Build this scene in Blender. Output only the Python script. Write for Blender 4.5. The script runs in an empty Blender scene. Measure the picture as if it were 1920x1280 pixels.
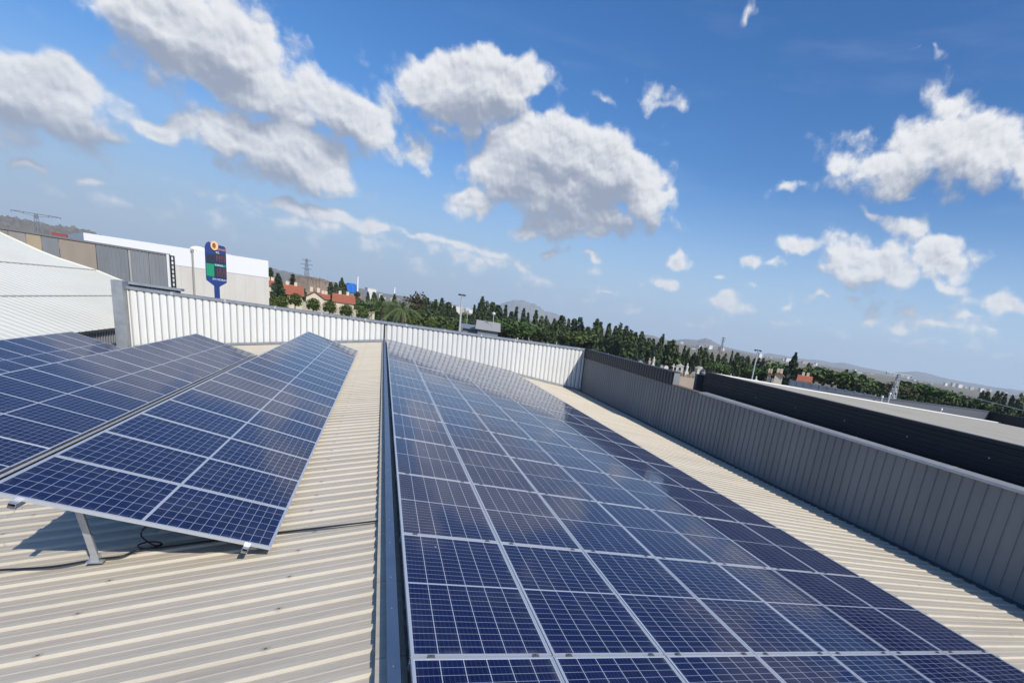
import bpy, bmesh, math, random
from mathutils import Vector, Matrix
rnd = random.Random(7)
S = bpy.context.scene
COL = S.collection
rad = math.radians
# ------------------------------------------------------------------ camera (solved from the photograph)
F, PX, PY = 957.46, 1161.3, 869.5          # focal length and principal point, in pixels of the 1920 px wide picture
YAW, PIT, ROL = 0.4572, -0.2497, 0.155
CAM = Vector((-0.1263, 0.0, 2.4895))
fw = Vector((math.sin(YAW)*math.cos(PIT), math.cos(YAW)*math.cos(PIT), math.sin(PIT)))
r0 = Vector((math.cos(YAW), -math.sin(YAW), 0)); u0 = r0.cross(fw)
rt = math.cos(ROL)*r0 + math.sin(ROL)*u0; up = -math.sin(ROL)*r0 + math.cos(ROL)*u0
cam_d = bpy.data.cameras.new('camera'); cam = bpy.data.objects.new('camera', cam_d); COL.objects.link(cam)
cam.matrix_world = Matrix(((rt.x, up.x, -fw.x, CAM.x), (rt.y, up.y, -fw.y, CAM.y), (rt.z, up.z, -fw.z, CAM.z), (0, 0, 0, 1)))
cam_d.sensor_width = 36; cam_d.lens = F/1920*36
cam_d.shift_x = -(PX-960)/1920; cam_d.shift_y = (PY-640)/1920
cam_d.clip_start = 0.05; cam_d.clip_end = 60000
S.camera = cam
# ------------------------------------------------------------------ light
SUNV = Vector((0.46, -1.17, 1.0)).normalized()
SUN_EL = math.asin(SUNV.z); SUN_AZ = math.atan2(SUNV.x, SUNV.y)
ld = bpy.data.lights.new('sun', 'SUN'); ld.energy = 4.0; ld.angle = rad(0.53); ld.color = (1, .95, .87)
lo = bpy.data.objects.new('sun', ld); COL.objects.link(lo); lo.rotation_euler = SUNV.to_track_quat('Z', 'Y').to_euler()
S.view_settings.view_transform = 'Standard'; S.view_settings.look = 'None'; S.view_settings.gamma = 1
S.view_settings.use_curve_mapping = False; S.view_settings.exposure = 0.0
S.cycles.max_bounces = 6; S.cycles.diffuse_bounces = 3; S.cycles.glossy_bounces = 3; S.cycles.volume_bounces = 1
S.cycles.caustics_reflective = False; S.cycles.use_light_tree = True

def ray(u, v):
    d = rt*((u-PX)/F) + up*(-(v-PY)/F) + fw
    return d.normalized()
def azel(u, v):
    r = ray(u, v); return math.degrees(math.atan2(r.x, r.y)), math.degrees(math.asin(r.z))

# ------------------------------------------------------------------ node helpers
class NT:
    def __init__(s, nt): s.nt = nt; s.n = nt.nodes; s.l = nt.links
    def node(s, t, **k):
        n = s.n.new(t)
        for a, b in k.items(): setattr(n, a, b)
        return n
    def set(s, sock, v):
        if isinstance(v, bpy.types.NodeSocket): s.l.new(v, sock)
        elif v is not None: sock.default_value = v
    def math(s, op, a, b=None, c=None, clamp=False):
        n = s.node('ShaderNodeMath', operation=op); n.use_clamp = clamp
        s.set(n.inputs[0], a)
        if b is not None: s.set(n.inputs[1], b)
        if c is not None: s.set(n.inputs[2], c)
        return n.outputs[0]
    def vec(s, op, a, b=None, scale=None):
        n = s.node('ShaderNodeVectorMath', operation=op); s.set(n.inputs[0], a)
        if b is not None: s.set(n.inputs[1], b)
        if scale is not None: s.set(n.inputs['Scale'], scale)
        return n.outputs['Value'] if op in ('LENGTH', 'DOT_PRODUCT') else n.outputs[0]
    def sep(s, v): n = s.node('ShaderNodeSeparateXYZ'); s.set(n.inputs[0], v); return n.outputs
    def comb(s, x, y, z):
        n = s.node('ShaderNodeCombineXYZ')
        for i, a in enumerate((x, y, z)): s.set(n.inputs[i], a)
        return n.outputs[0]
    def noise(s, v, scale, detail=4, rough=.5, dist=0, lac=2.0):
        n = s.node('ShaderNodeTexNoise'); s.set(n.inputs['Vector'], v)
        n.inputs['Scale'].default_value = scale; n.inputs['Detail'].default_value = detail
        n.inputs['Roughness'].default_value = rough; n.inputs['Distortion'].default_value = dist; n.inputs['Lacunarity'].default_value = lac
        return n.outputs[0]
    def mix(s, f, a, b):
        n = s.node('ShaderNodeMix', data_type='RGBA'); s.set(n.inputs[0], f)
        s.set(n.inputs[6], a if not isinstance(a, tuple) else (*a, 1)[:4]); s.set(n.inputs[7], b if not isinstance(b, tuple) else (*b, 1)[:4])
        return n.outputs[2]
    def ramp(s, v, lo, hi, a=0., b=1., smooth=True):
        n = s.node('ShaderNodeMapRange', interpolation_type='SMOOTHSTEP' if smooth else 'LINEAR')
        s.set(n.inputs[0], v)
        for i, q in zip((1, 2, 3, 4), (lo, hi, a, b)): s.set(n.inputs[i], q)
        return n.outputs[0]

# ------------------------------------------------------------------ sky with cumulus
W = bpy.data.worlds.new('World'); S.world = W; W.use_nodes = True
w = NT(W.node_tree); w.n.clear()
sky = w.node('ShaderNodeTexSky', sky_type='NISHITA'); sky.sun_disc = False
sky.sun_elevation = SUN_EL; sky.sun_rotation = SUN_AZ; sky.altitude = 100; sky.air_density = 1.0; sky.dust_density = 0.6; sky.ozone_density = 4.0
CLOUDS = [
 (340,90,160,55,24,.7),(570,150,120,45,30,.6),(665,215,75,45,35,1.0),(690,245,50,35,30,.8),(590,215,100,34,25,.6),
 (90,190,150,62,10,.85),(500,275,120,40,20,.6),(1075,385,150,45,10,.7),(1130,545,22,9,5,.5),(1180,580,30,8,8,.4),(1045,470,24,10,0,.5),(1310,600,34,9,8,.45),(1540,560,26,9,6,.5),(1690,610,40,10,8,.5),(1805,590,44,12,8,.5),(1490,560,16,8,5,.45),(1220,375,50,30,14,.8),(890,190,110,58,5,.8),(1000,250,70,40,30,.45),
 (560,425,200,22,12,.38),(760,470,170,22,14,.36),(930,505,130,18,14,.32),(240,385,170,16,9,.28),(430,395,110,16,10,.30),
 (1700,330,110,48,-3,.62),(1820,270,90,55,0,.85),(1640,495,110,40,10,.62),(1900,300,60,50,0,.8),(1780,600,150,28,8,.30), # centre u, v, half axes, turn, weight
 (300,20,150,50,18,1),(420,70,115,62,25,1.1),(395,145,120,48,22,.7),(500,165,115,48,25,.9),(625,200,100,52,30,.85),(555,228,62,24,20,.8),(230,70,90,30,40,.45),(300,140,90,40,20,.35),
 (50,150,150,48,14,1.05),(120,178,100,42,10,1.1),(70,225,140,48,8,.7),(30,260,90,30,5,.4),
 (310,245,62,30,12,.85),(460,258,105,42,18,1.1),(560,295,95,42,24,1.1),(600,335,90,26,16,.7),(500,320,110,26,14,.45),
 (800,165,60,50,0,1.0),(880,150,90,52,0,1.15),(955,145,62,46,0,1.1),(870,200,115,42,5,.8),(960,190,50,42,0,.7),(740,220,60,50,30,.3),
 (1050,275,110,52,8,1.15),(990,310,90,48,0,.9),(1140,315,95,56,20,1.2),(1060,350,150,60,8,1.0),(1195,380,78,34,14,1.0),(1060,415,105,30,6,.65),(988,432,36,24,0,.65),(1120,432,38,20,0,.55),
 (918,312,44,34,0,.9),(873,381,40,25,0,.85),(770,282,72,38,15,.5),(830,250,60,30,20,.3),
 (50,322,36,12,5,.5),(165,337,62,13,5,.5),(360,352,70,14,10,.32),(405,368,40,16,12,.35),
 (595,403,110,19,10,.85),(685,424,55,15,10,.7),(775,438,65,12,12,.55),(860,462,90,13,15,.5),(925,480,45,10,15,.5),(600,430,150,20,14,.22),
 (1225,180,42,24,10,.42),(1268,195,16,34,20,.36),(1240,205,36,16,0,.4),(1135,175,22,9,30,.32),
 (1590,300,55,32,20,.55),(1660,310,90,44,-5,.68),(1770,280,110,50,0,.85),(1780,200,55,32,15,.6),(1880,285,70,42,5,.75),(1690,270,80,26,-20,.5),(1840,320,60,30,20,.6),(1650,350,60,24,10,.4),
 (1480,357,30,13,-5,.5),(1720,372,32,15,0,.42),(1635,398,50,16,18,.55),(1705,422,55,27,10,.65),
 (1500,461,44,17,5,.6),(1410,487,24,15,10,.6),(1455,497,24,10,-8,.45),(1605,480,58,36,10,.7),(1670,505,90,34,12,.95),(1765,485,68,31,8,1.0),(1740,522,70,18,8,.6),(1590,508,60,22,0,.7),
 (1272,491,24,16,0,.75),(1103,487,15,11,0,.6),(1245,538,30,12,5,.55),(1358,568,46,17,8,.65),(1105,516,22,14,0,.3),(1365,518,14,7,0,.4),(1400,535,14,9,0,.4),
 (1890,568,75,22,5,.65),(1640,592,36,18,10,.45),(1595,558,20,9,0,.4),(1760,600,130,16,8,.4),(1850,622,110,14,8,.4),(1690,566,22,10,0,.3),(1440,602,70,12,8,.25),(1010,520,60,14,12,.3),(970,508,40,12,10,.3),(1110,560,50,10,8,.25),(1530,610,60,12,8,.25),(1730,640,90,10,8,.28),(1900,660,60,10,8,.25),
 (1410,10,8,20,15,.35),(1715,92,12,10,0,.25),(1755,93,12,9,0,.25),
]
def blob_group(big):
    """the cloud masses themselves: a union of soft ellipses in azimuth / elevation"""
    g = bpy.data.node_groups.new('cloud_masses', 'ShaderNodeTree')
    g.interface.new_socket('P', in_out='INPUT', socket_type='NodeSocketVector')
    g.interface.new_socket('D', in_out='OUTPUT', socket_type='NodeSocketFloat')
    q = NT(g); gi = q.node('NodeGroupInput'); go = q.node('NodeGroupOutput'); pw = gi.outputs[0]
    cur = None; sp_ = q.sep(pw)
    for (u, v, a, b, t, wt) in CLOUDS:
        if big and (a*b < 2600 or wt < .6): continue
        c0 = azel(u, v); cu = azel(u+2, v); cv = azel(u, v+2)
        J = Matrix((((cu[0]-c0[0])/2, (cv[0]-c0[0])/2), ((cu[1]-c0[1])/2, (cv[1]-c0[1])/2)))
        th = rad(t); E = Matrix(((1/a, 0), (0, 1/b))) @ Matrix(((math.cos(th), math.sin(th)), (-math.sin(th), math.cos(th))))
        M = E @ J.inverted()
        A = M.transposed() @ M       # eigen decomposition of the 2x2 ellipse form
        tr = A[0][0]+A[1][1]; de = A.determinant(); sq = math.sqrt(max(tr*tr/4-de, 0)); l1, l2 = tr/2+sq, tr/2-sq
        phi = .5*math.atan2(2*A[0][1], A[0][0]-A[1][1])
        m = q.node('ShaderNodeMapping', vector_type='TEXTURE')
        q.set(m.inputs[0], pw if cur is None else q.comb(sp_[0], sp_[1], cur))   # z carries the running value only to keep the evaluation in sequence
        m.inputs[1].default_value = (c0[0], c0[1], 0); m.inputs[2].default_value = (0, 0, phi)
        k = 1.42 if a*b > 3300 else 1.25
        m.inputs[3].default_value = (k/math.sqrt(l1), k/math.sqrt(l2), 1e9)
        d = q.math('MULTIPLY_ADD', q.vec('LENGTH', m.outputs[0]), -wt*.9, wt)
        cur = d if cur is None else q.math('SMOOTH_MAX', cur, d, .15)
    q.set(go.inputs[0], cur)
    return g
def n2(q, v, sc, det, ro=.5, dist=0.):
    n = q.node('ShaderNodeTexNoise', noise_dimensions='2D'); q.set(n.inputs['Vector'], v); n.inputs['Scale'].default_value = sc; n.inputs['Detail'].default_value = det; n.inputs['Roughness'].default_value = ro; n.inputs['Distortion'].default_value = dist
    return n
BG, BGL = blob_group(False), blob_group(True)
geo = w.node('ShaderNodeTexCoord'); gx = w.sep(geo.outputs['Generated'])
az = w.math('MULTIPLY', w.math('ARCTAN2', gx[0], gx[1]), 57.29578)
el = w.math('MULTIPLY', w.math('ARCSINE', gx[2]), 57.29578)
p = w.comb(az, el, 0.0)
warp = w.vec('SCALE', w.vec('SUBTRACT', n2(w, p, .25, 2).outputs['Color'], (.5, .5, .5)), scale=3.2)
pw_ = w.vec('ADD', p, warp)
def masses(off):
    n = w.node('ShaderNodeGroup'); n.node_tree = BGL if off else BG; w.set(n.inputs[0], w.vec('ADD', pw_, off) if off else pw_); return n.outputs[0]
def billow(off):
    v = w.vec('ADD', p, off) if off else p
    f = w.math('MULTIPLY', w.math('SUBTRACT', n2(w, v, .30, 8, .58, .1).outputs[0], .5), 1.25)
    # cauliflower lumps: distance to scattered points, warped
    wob = w.vec('ADD', v, w.vec('SCALE', w.vec('SUBTRACT', n2(w, v, 1.1, 3).outputs['Color'], (.5, .5, .5)), scale=1.1))
    vo = w.node('ShaderNodeTexVoronoi', voronoi_dimensions='2D', feature='F1'); w.set(vo.inputs['Vector'], wob); vo.inputs['Scale'].default_value = .42
    vo.inputs['Detail'].default_value = 4; vo.inputs['Roughness'].default_value = .42; vo.inputs['Lacunarity'].default_value = 2.1; vo.normalize = False
    return w.math('ADD', f, w.math('MULTIPLY', w.math('SUBTRACT', .95, vo.outputs['Distance']), .55))
B0, B1 = masses(None), masses((.4, 2.6, 0)); N0, N1 = billow(None), billow((.16, .38, 0))
B0s = w.ramp(B0, -.12, .85)
D0 = w.math('ADD', w.math('MULTIPLY', B0s, 1.05), w.math('MULTIPLY', N0, w.ramp(B0, -.6, .25, .30, .82)))
alpha = w.math('MULTIPLY', w.ramp(D0, .22, .80), w.ramp(el, 0.0, 4.0, .35, 1.0))
lit = w.math('ADD', w.math('MINIMUM', w.math('MULTIPLY', w.math('SUBTRACT', B0, B1), 1.15), .34), w.math('MULTIPLY', w.math('SUBTRACT', N0, N1), .72))
lit = w.ramp(w.math('SUBTRACT', w.math('ADD', lit, .52), w.math('MULTIPLY', w.ramp(B0, .3, 1.1), .30)), 0.0, 1.0)
ccol = w.mix(lit, (.31, .355, .46), (.90, .91, .93))
# thin high veil behind the cumulus
rotm = w.node('ShaderNodeMapping'); w.set(rotm.inputs[0], p); rotm.inputs[2].default_value = (0, 0, rad(40)); rotm.inputs[3].default_value = (.03, .16, 1)
veil = w.math('MULTIPLY', w.ramp(w.noise(rotm.outputs[0], 1.6, 5, .55), .5, .85), .16)
hue = w.node('ShaderNodeHueSaturation'); hue.inputs['Hue'].default_value = .507; hue.inputs['Saturation'].default_value = 1.34; hue.inputs['Value'].default_value = 1.38
w.set(hue.inputs['Color'], sky.outputs[0])
SKYK = 0.1
base = w.vec('SCALE', hue.outputs[0], scale=SKYK)
# dusty band of air low over the land
hz = w.math('MULTIPLY', w.ramp(el, -1.0, 17.0, 1.0, 0.0), .95)
base = w.mix(hz, base, w.mix(w.ramp(az, -30.0, 55.0), (.27, .38, .56), (.46, .64, .88)))
base = w.mix(veil, base, (.75, .8, .9))
full = w.mix(alpha, base, ccol)
bg = w.node('ShaderNodeBackground'); w.set(bg.inputs[0], full); bg.inputs[1].default_value = 1.0
W.cycles.sampling_method = 'NONE'
wo = w.node('ShaderNodeOutputWorld'); w.l.new(bg.outputs[0], wo.inputs[0])

# ------------------------------------------------------------------ materials
MATS = {}
def mat(name, col, rough=.6, metal=0., spec=.5, noise=None, bump=None, coat=0.):
    if name in MATS: return MATS[name]
    m = bpy.data.materials.new(name); m.use_nodes = True; q = NT(m.node_tree); b = q.n['Principled BSDF']
    b.inputs['Base Color'].default_value = (*col, 1); b.inputs['Roughness'].default_value = rough; b.inputs['Metallic'].default_value = metal
    b.inputs['Specular IOR Level'].default_value = spec; b.inputs['Coat Weight'].default_value = coat
    tc = q.node('ShaderNodeTexCoord').outputs['Object']
    if noise:
        sc, amt, col2 = noise[:3]; st = noise[3] if len(noise) > 3 else None
        v = tc
        if st: v = q.vec('MULTIPLY', tc, st)
        f = q.ramp(q.noise(v, sc, 6, .6), .35, .7)
        q.set(b.inputs['Base Color'], q.mix(q.math('MULTIPLY', f, amt), (*col, 1), (*col2, 1)))
    if bump:
        bn = q.node('ShaderNodeBump'); bn.inputs['Strength'].default_value = bump[1]; bn.inputs['Distance'].default_value = bump[2]
        q.set(bn.inputs['Height'], q.noise(tc, bump[0], 4)); q.set(b.inputs['Normal'], bn.outputs[0])
    MATS[name] = m; return m

def roof_mat():
    m = bpy.data.materials.new('weathered_roof_sheet'); m.use_nodes = True; q = NT(m.node_tree); b = q.n['Principled BSDF']
    tc = q.node('ShaderNodeTexCoord').outputs['Object']; s = q.sep(tc)
    ph = q.math('FRACT', q.math('DIVIDE', s[1], RP))
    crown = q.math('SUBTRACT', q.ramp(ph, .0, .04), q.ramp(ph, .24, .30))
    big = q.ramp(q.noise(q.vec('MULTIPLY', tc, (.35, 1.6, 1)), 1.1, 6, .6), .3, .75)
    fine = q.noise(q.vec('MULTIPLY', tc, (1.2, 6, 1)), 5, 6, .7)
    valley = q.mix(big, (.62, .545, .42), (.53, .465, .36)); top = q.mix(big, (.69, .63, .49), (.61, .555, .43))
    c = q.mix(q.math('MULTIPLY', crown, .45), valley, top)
    c = q.mix(q.math('MULTIPLY', q.ramp(fine, .45, .8), .28), c, (.36, .31, .245))
    # pale lichen and rust-dark fixings marks
    vo = q.node('ShaderNodeTexVoronoi'); q.set(vo.inputs['Vector'], q.vec('ADD', tc, q.vec('SCALE', q.node('ShaderNodeTexNoise').outputs['Color'], scale=.0))); vo.inputs['Scale'].default_value = 1.3
    sp = q.math('MULTIPLY', q.ramp(vo.outputs['Distance'], .02, .05, 1, 0), q.ramp(q.noise(tc, 22, 3), .42, .55))
    c = q.mix(q.math('MULTIPLY', sp, .6), c, (.2, .19, .16))
    streak = q.ramp(q.noise(q.vec('MULTIPLY', tc, (.22, 9, 1)), 1.6, 5, .65), .52, .78)
    c = q.mix(q.math('MULTIPLY', streak, .24), c, (.30, .255, .195))
    lich = q.math('MULTIPLY', q.ramp(q.noise(tc, 1.1, 3), .60, .72), q.ramp(q.noise(tc, 16, 4, .7), .50, .66))
    c = q.mix(q.math('MULTIPLY', lich, .45), c, (.56, .56, .46))
    # screw heads along the purlin lines, one on every second crown
    sxm = q.math('ABSOLUTE', q.math('SUBTRACT', q.math('FRACT', q.math('DIVIDE', q.math('ADD', s[0], 30.55), 1.45)), .5))
    sym = q.math('ABSOLUTE', q.math('SUBTRACT', q.math('FRACT', q.math('DIVIDE', s[1], RP*2)), .0775))
    rr_ = q.vec('LENGTH', q.comb(q.math('MULTIPLY', sxm, 1.45), q.math('MULTIPLY', sym, RP*2), 0.0))
    c = q.mix(q.math('MULTIPLY', q.ramp(rr_, .018, .045, 1, 0), .35), c, (.30, .22, .15))
    c = q.mix(q.ramp(rr_, .009, .013, 1, 0), c, (.14, .13, .12))
    # seams between sheets, every four ribs
    sh = q.math('FRACT', q.math('DIVIDE', s[1], RP*4))
    seam = q.math('MULTIPLY', q.ramp(q.math('ABSOLUTE', q.math('SUBTRACT', sh, .085)), .004, .010, 1, 0), .4)
    c = q.mix(seam, c, (.16, .14, .11))
    lap = q.math('FRACT', q.math('DIVIDE', q.math('ADD', s[0], 42.35), 5.9))
    c = q.mix(q.math('MULTIPLY', q.ramp(q.math('ABSOLUTE', q.math('SUBTRACT', lap, .5)), .0008, .002, 1, 0), .30), c, (.17, .15, .12))
    q.set(b.inputs['Base Color'], c); b.inputs['Roughness'].default_value = .62; b.inputs['Specular IOR Level'].default_value = .35
    bn = q.node('ShaderNodeBump'); bn.inputs['Strength'].default_value = .35; bn.inputs['Distance'].default_value = .01
    q.set(bn.inputs['Height'], fine); q.set(b.inputs['Normal'], bn.outputs[0])
    return m
def cell_mat():
    m = bpy.data.materials.new('blue_silicon_cells_under_glass'); m.use_nodes = True; q = NT(m.node_tree); b = q.n['Principled BSDF']
    tc = q.node('ShaderNodeTexCoord').outputs['Object']; s = q.sep(tc); x, y = s[0], s[1]
    def near(v, w0, w1): return q.ramp(v, w0, w1, 1, 0, False)
    # columns: six of 0.159 m from x = 0.0205; rows: twelve of 0.0805 m in each half
    cx = q.math('DIVIDE', q.math('SUBTRACT', x, .0205), .159); fx = q.math('FRACT', cx)
    ex = q.math('MULTIPLY', q.math('MINIMUM', fx, q.math('SUBTRACT', 1.0, fx)), .159)
    hy = q.math('SUBTRACT', q.math('ABSOLUTE', q.math('SUBTRACT', y, 1.0)), .0105)
    cy = q.math('DIVIDE', hy, .0805); fy = q.math('FRACT', cy)
    ey = q.math('MULTIPLY', q.math('MINIMUM', fy, q.math('SUBTRACT', 1.0, fy)), .0805)
    line = q.math('MAXIMUM', near(ex, .0022, .0034), near(ey, .0011, .0022))
    line = q.math('MAXIMUM', line, q.math('LESS_THAN', hy, 0.0))
    out = q.math('MAXIMUM', q.math('LESS_THAN', cx, 0), q.math('GREATER_THAN', cx, 6.0)); out = q.math('MAXIMUM', out, q.math('GREATER_THAN', cy, 12.0))
    line = q.math('MAXIMUM', line, out)
    bb = q.math('FRACT', q.math('MULTIPLY', fx, 5.0)); bar = q.math('MULTIPLY', near(q.math('ABSOLUTE', q.math('SUBTRACT', bb, .5)), .02, .035), .55)
    rn = q.node('ShaderNodeObjectInfo').outputs['Random']
    ci = q.comb(q.math('FLOOR', cx), q.math('FLOOR', q.math('DIVIDE', y, .0805)), q.math('MULTIPLY', rn, 50))
    wn = q.node('ShaderNodeTexWhiteNoise'); q.set(wn.inputs['Vector'], ci)
    cr = q.node('ShaderNodeTexVoronoi'); q.set(cr.inputs['Vector'], q.comb(x, y, rn)); cr.inputs['Scale'].default_value = 90
    crs = q.sep(cr.outputs['Color'])[0]
    k = q.math('ADD', q.math('MULTIPLY', wn.outputs[0], .5), q.math('MULTIPLY', crs, .35))
    base = q.mix(k, (.0030, .0068, .042), (.0058, .0130, .080))
    base = q.mix(q.math('MULTIPLY', rn, .6), base, (.0032, .009, .062))
    c = q.mix(bar, base, (.11, .14, .22)); c = q.mix(line, c, (.44, .48, .54))
    # dust film
    du = q.math('MULTIPLY', q.ramp(q.noise(q.vec('ADD', tc, q.comb(rn, rn, rn)), 2.5, 5), .4, .8), .035)
    c = q.mix(du, c, (.5, .47, .42))
    edge = q.math('MULTIPLY', q.ramp(q.math('MINIMUM', y, q.math('SUBTRACT', 1.0, x)), .02, .10, 1, 0), q.ramp(q.noise(q.vec('ADD', tc, q.comb(rn, rn, rn)), 9, 4), .4, .7))
    c = q.mix(q.math('MULTIPLY', edge, .16), c, (.42, .39, .33))
    dv = q.node('ShaderNodeTexVoronoi', voronoi_dimensions='3D'); q.set(dv.inputs['Vector'], q.comb(x, y, q.math('MULTIPLY', rn, 91.0))); dv.inputs['Scale'].default_value = 2.6
    drop = q.math('MULTIPLY', q.ramp(dv.outputs['Distance'], .022, .034, 1, 0), q.math('GREATER_THAN', q.sep(dv.outputs['Color'])[1], .55))
    c = q.mix(q.math('MULTIPLY', drop, .75), c, (.62, .60, .56))
    q.set(b.inputs['Base Color'], c); b.inputs['Roughness'].default_value = .45; b.inputs['Specular IOR Level'].default_value = .12
    b.inputs['Coat Weight'].default_value = .85; b.inputs['Coat IOR'].default_value = 1.22; b.inputs['Coat Roughness'].default_value = .075
    return m
def leaf_mat(name, a, b2):
    m = bpy.data.materials.new(name); m.use_nodes = True; q = NT(m.node_tree); b = q.n['Principled BSDF']
    g = q.node('ShaderNodeNewGeometry').outputs['Random Per Island']; o = q.node('ShaderNodeObjectInfo').outputs['Random']
    f = q.math('ADD', q.math('MULTIPLY', g, .6), q.math('MULTIPLY', o, .4))
    q.set(b.inputs['Base Color'], q.mix(f, a, b2)); b.inputs['Roughness'].default_value = .7; b.inputs['Specular IOR Level'].default_value = .25
    return m

# ------------------------------------------------------------------ mesh helpers
def tag(o, label=None, cat=None, group=None, kind=None):
    if label: o['label'] = label
    if cat: o['category'] = cat
    if group: o['group'] = group
    if kind: o['kind'] = kind
    return o
def link(name, me, m=None, parent=None, mw=None):
    o = bpy.data.objects.new(name, me); COL.objects.link(o)
    if m is not None and me is not None and not me.materials: me.materials.append(m)
    if parent is not None: o.parent = parent
    if mw is not None: o.matrix_local = mw
    return o
def empty(name, loc=(0, 0, 0), rz=0):
    o = bpy.data.objects.new(name, None); COL.objects.link(o); o.location = loc; o.rotation_euler = (0, 0, rz); o.empty_display_size = .3; return o
class MB:
    def __init__(s): s.v = []; s.f = []; s.mi = []
    def poly(s, pts, mi=0):
        i = len(s.v); s.v += [tuple(p) for p in pts]; s.f.append(tuple(range(i, i+len(pts)))); s.mi.append(mi); return s
    def box(s, x0, x1, y0, y1, z0, z1, M=None, mi=0):
        c = [Vector((x, y, z)) for z in (z0, z1) for y in (y0, y1) for x in (x0, x1)]
        if M is not None: c = [M @ q for q in c]
        i = len(s.v); s.v += [tuple(q) for q in c]
        for f in ((0, 2, 3, 1), (4, 5, 7, 6), (0, 1, 5, 4), (2, 6, 7, 3), (0, 4, 6, 2), (1, 3, 7, 5)): s.f.append(tuple(i+k for k in f)); s.mi.append(mi)
        return s
    def bar(s, a, b, w0, h=None, mi=0, upv=Vector((0, 0, 1))):
        a = Vector(a); b = Vector(b); d = b-a; L = d.length; d.normalize(); h = h or w0
        sd = d.cross(upv); sd = sd.normalized() if sd.length > 1e-4 else Vector((1, 0, 0)); u = sd.cross(d)
        M = Matrix(((sd.x, d.x, u.x, a.x), (sd.y, d.y, u.y, a.y), (sd.z, d.z, u.z, a.z), (0, 0, 0, 1)))
        return s.box(-w0/2, w0/2, 0, L, -h/2, h/2, M, mi)
    def tube(s, pts, r, n=8, mi=0, cap=True):
        pts = [Vector(q) for q in pts]; rr = r if isinstance(r, (list, tuple)) else [r]*len(pts); base = len(s.v)
        for k, q in enumerate(pts):
            d = (pts[min(k+1, len(pts)-1)]-pts[max(k-1, 0)]).normalized(); a = d.orthogonal().normalized() if abs(d.z) > .95 else d.cross(Vector((0, 0, 1))).normalized(); b = d.cross(a)
            for j in range(n): t = 2*math.pi*j/n; s.v.append(tuple(q+rr[k]*(math.cos(t)*a+math.sin(t)*b)))
        for k in range(len(pts)-1):
            for j in range(n): a0 = base+k*n+j; a1 = base+k*n+(j+1) % n; s.f.append((a0, a1, a1+n, a0+n)); s.mi.append(mi)
        if cap:
            s.f.append(tuple(base+j for j in range(n))[::-1]); s.mi.append(mi); e = base+(len(pts)-1)*n; s.f.append(tuple(e+j for j in range(n))); s.mi.append(mi)
        return s
    def extrude(s, prof, vec, mi=0, closed=False):
        n = len(prof); vec = Vector(vec); i = len(s.v); s.v += [tuple(q) for q in prof]+[tuple(Vector(q)+vec) for q in prof]
        for k in range(n if closed else n-1): k2 = (k+1) % n; s.f.append((i+k, i+k2, i+n+k2, i+n+k)); s.mi.append(mi)
        if closed: s.f.append(tuple(i+k for k in range(n))[::-1]); s.mi.append(mi); s.f.append(tuple(i+n+k for k in range(n))); s.mi.append(mi)
        return s
    def mesh(s, name, mats=()):
        me = bpy.data.meshes.new(name); me.from_pydata(s.v, [], s.f); me.update()
        for m in mats: me.materials.append(m)
        if len(mats) > 1: me.polygons.foreach_set('material_index', s.mi)
        return me
    def obj(s, name, m=None, parent=None, smooth=False):
        mats = m if isinstance(m, (list, tuple)) else ([m] if m else [])
        me = s.mesh(name, mats)
        if smooth: me.polygons.foreach_set('use_smooth', [True]*len(me.polygons))
        return link(name, me, None, parent)
def bevel(o, w0=.004, seg=1):
    m = o.modifiers.new('b', 'BEVEL'); m.width = w0; m.segments = seg; m.limit_method = 'ANGLE'; return o
def copy_tree(o, parent=None):
    c = o.copy(); COL.objects.link(c)
    if parent is not None: c.parent = parent
    for ch in list(o.children): copy_tree(ch, c)
    return c
ORD = ['zeroth', 'first', 'second', 'third', 'fourth', 'fifth', 'sixth', 'seventh', 'eighth', 'ninth', 'tenth', 'eleventh', 'twelfth', 'thirteenth', 'fourteenth', 'fifteenth', 'sixteenth', 'seventeenth', 'eighteenth', 'nineteenth', 'twentieth']
TENS = {20: 'twenty', 30: 'thirty', 40: 'forty', 50: 'fifty', 60: 'sixty', 70: 'seventy', 80: 'eighty', 90: 'ninety'}
def ordw(n):
    if n <= 20: return ORD[n]
    t, o = n//10*10, n % 10
    return (TENS[t][:-1]+'ieth') if o == 0 else TENS[t]+'-'+ORD[o]
def PYp(u, v, Y): r = ray(u, v); t = (Y-CAM.y)/r.y; return CAM+r*t
def PXp(u, v, X): r = ray(u, v); t = (X-CAM.x)/r.x; return CAM+r*t
def PD(u, v, D): r = ray(u, v); t = D/math.hypot(r.x, r.y); return CAM+r*t
def PZ(u, v, Z): r = ray(u, v); t = (Z-CAM.z)/r.z; return CAM+r*t
GZ = -6.5
def hzv(u): return 553.2+(u-718.7)*.15635     # picture row of the horizon

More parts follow.
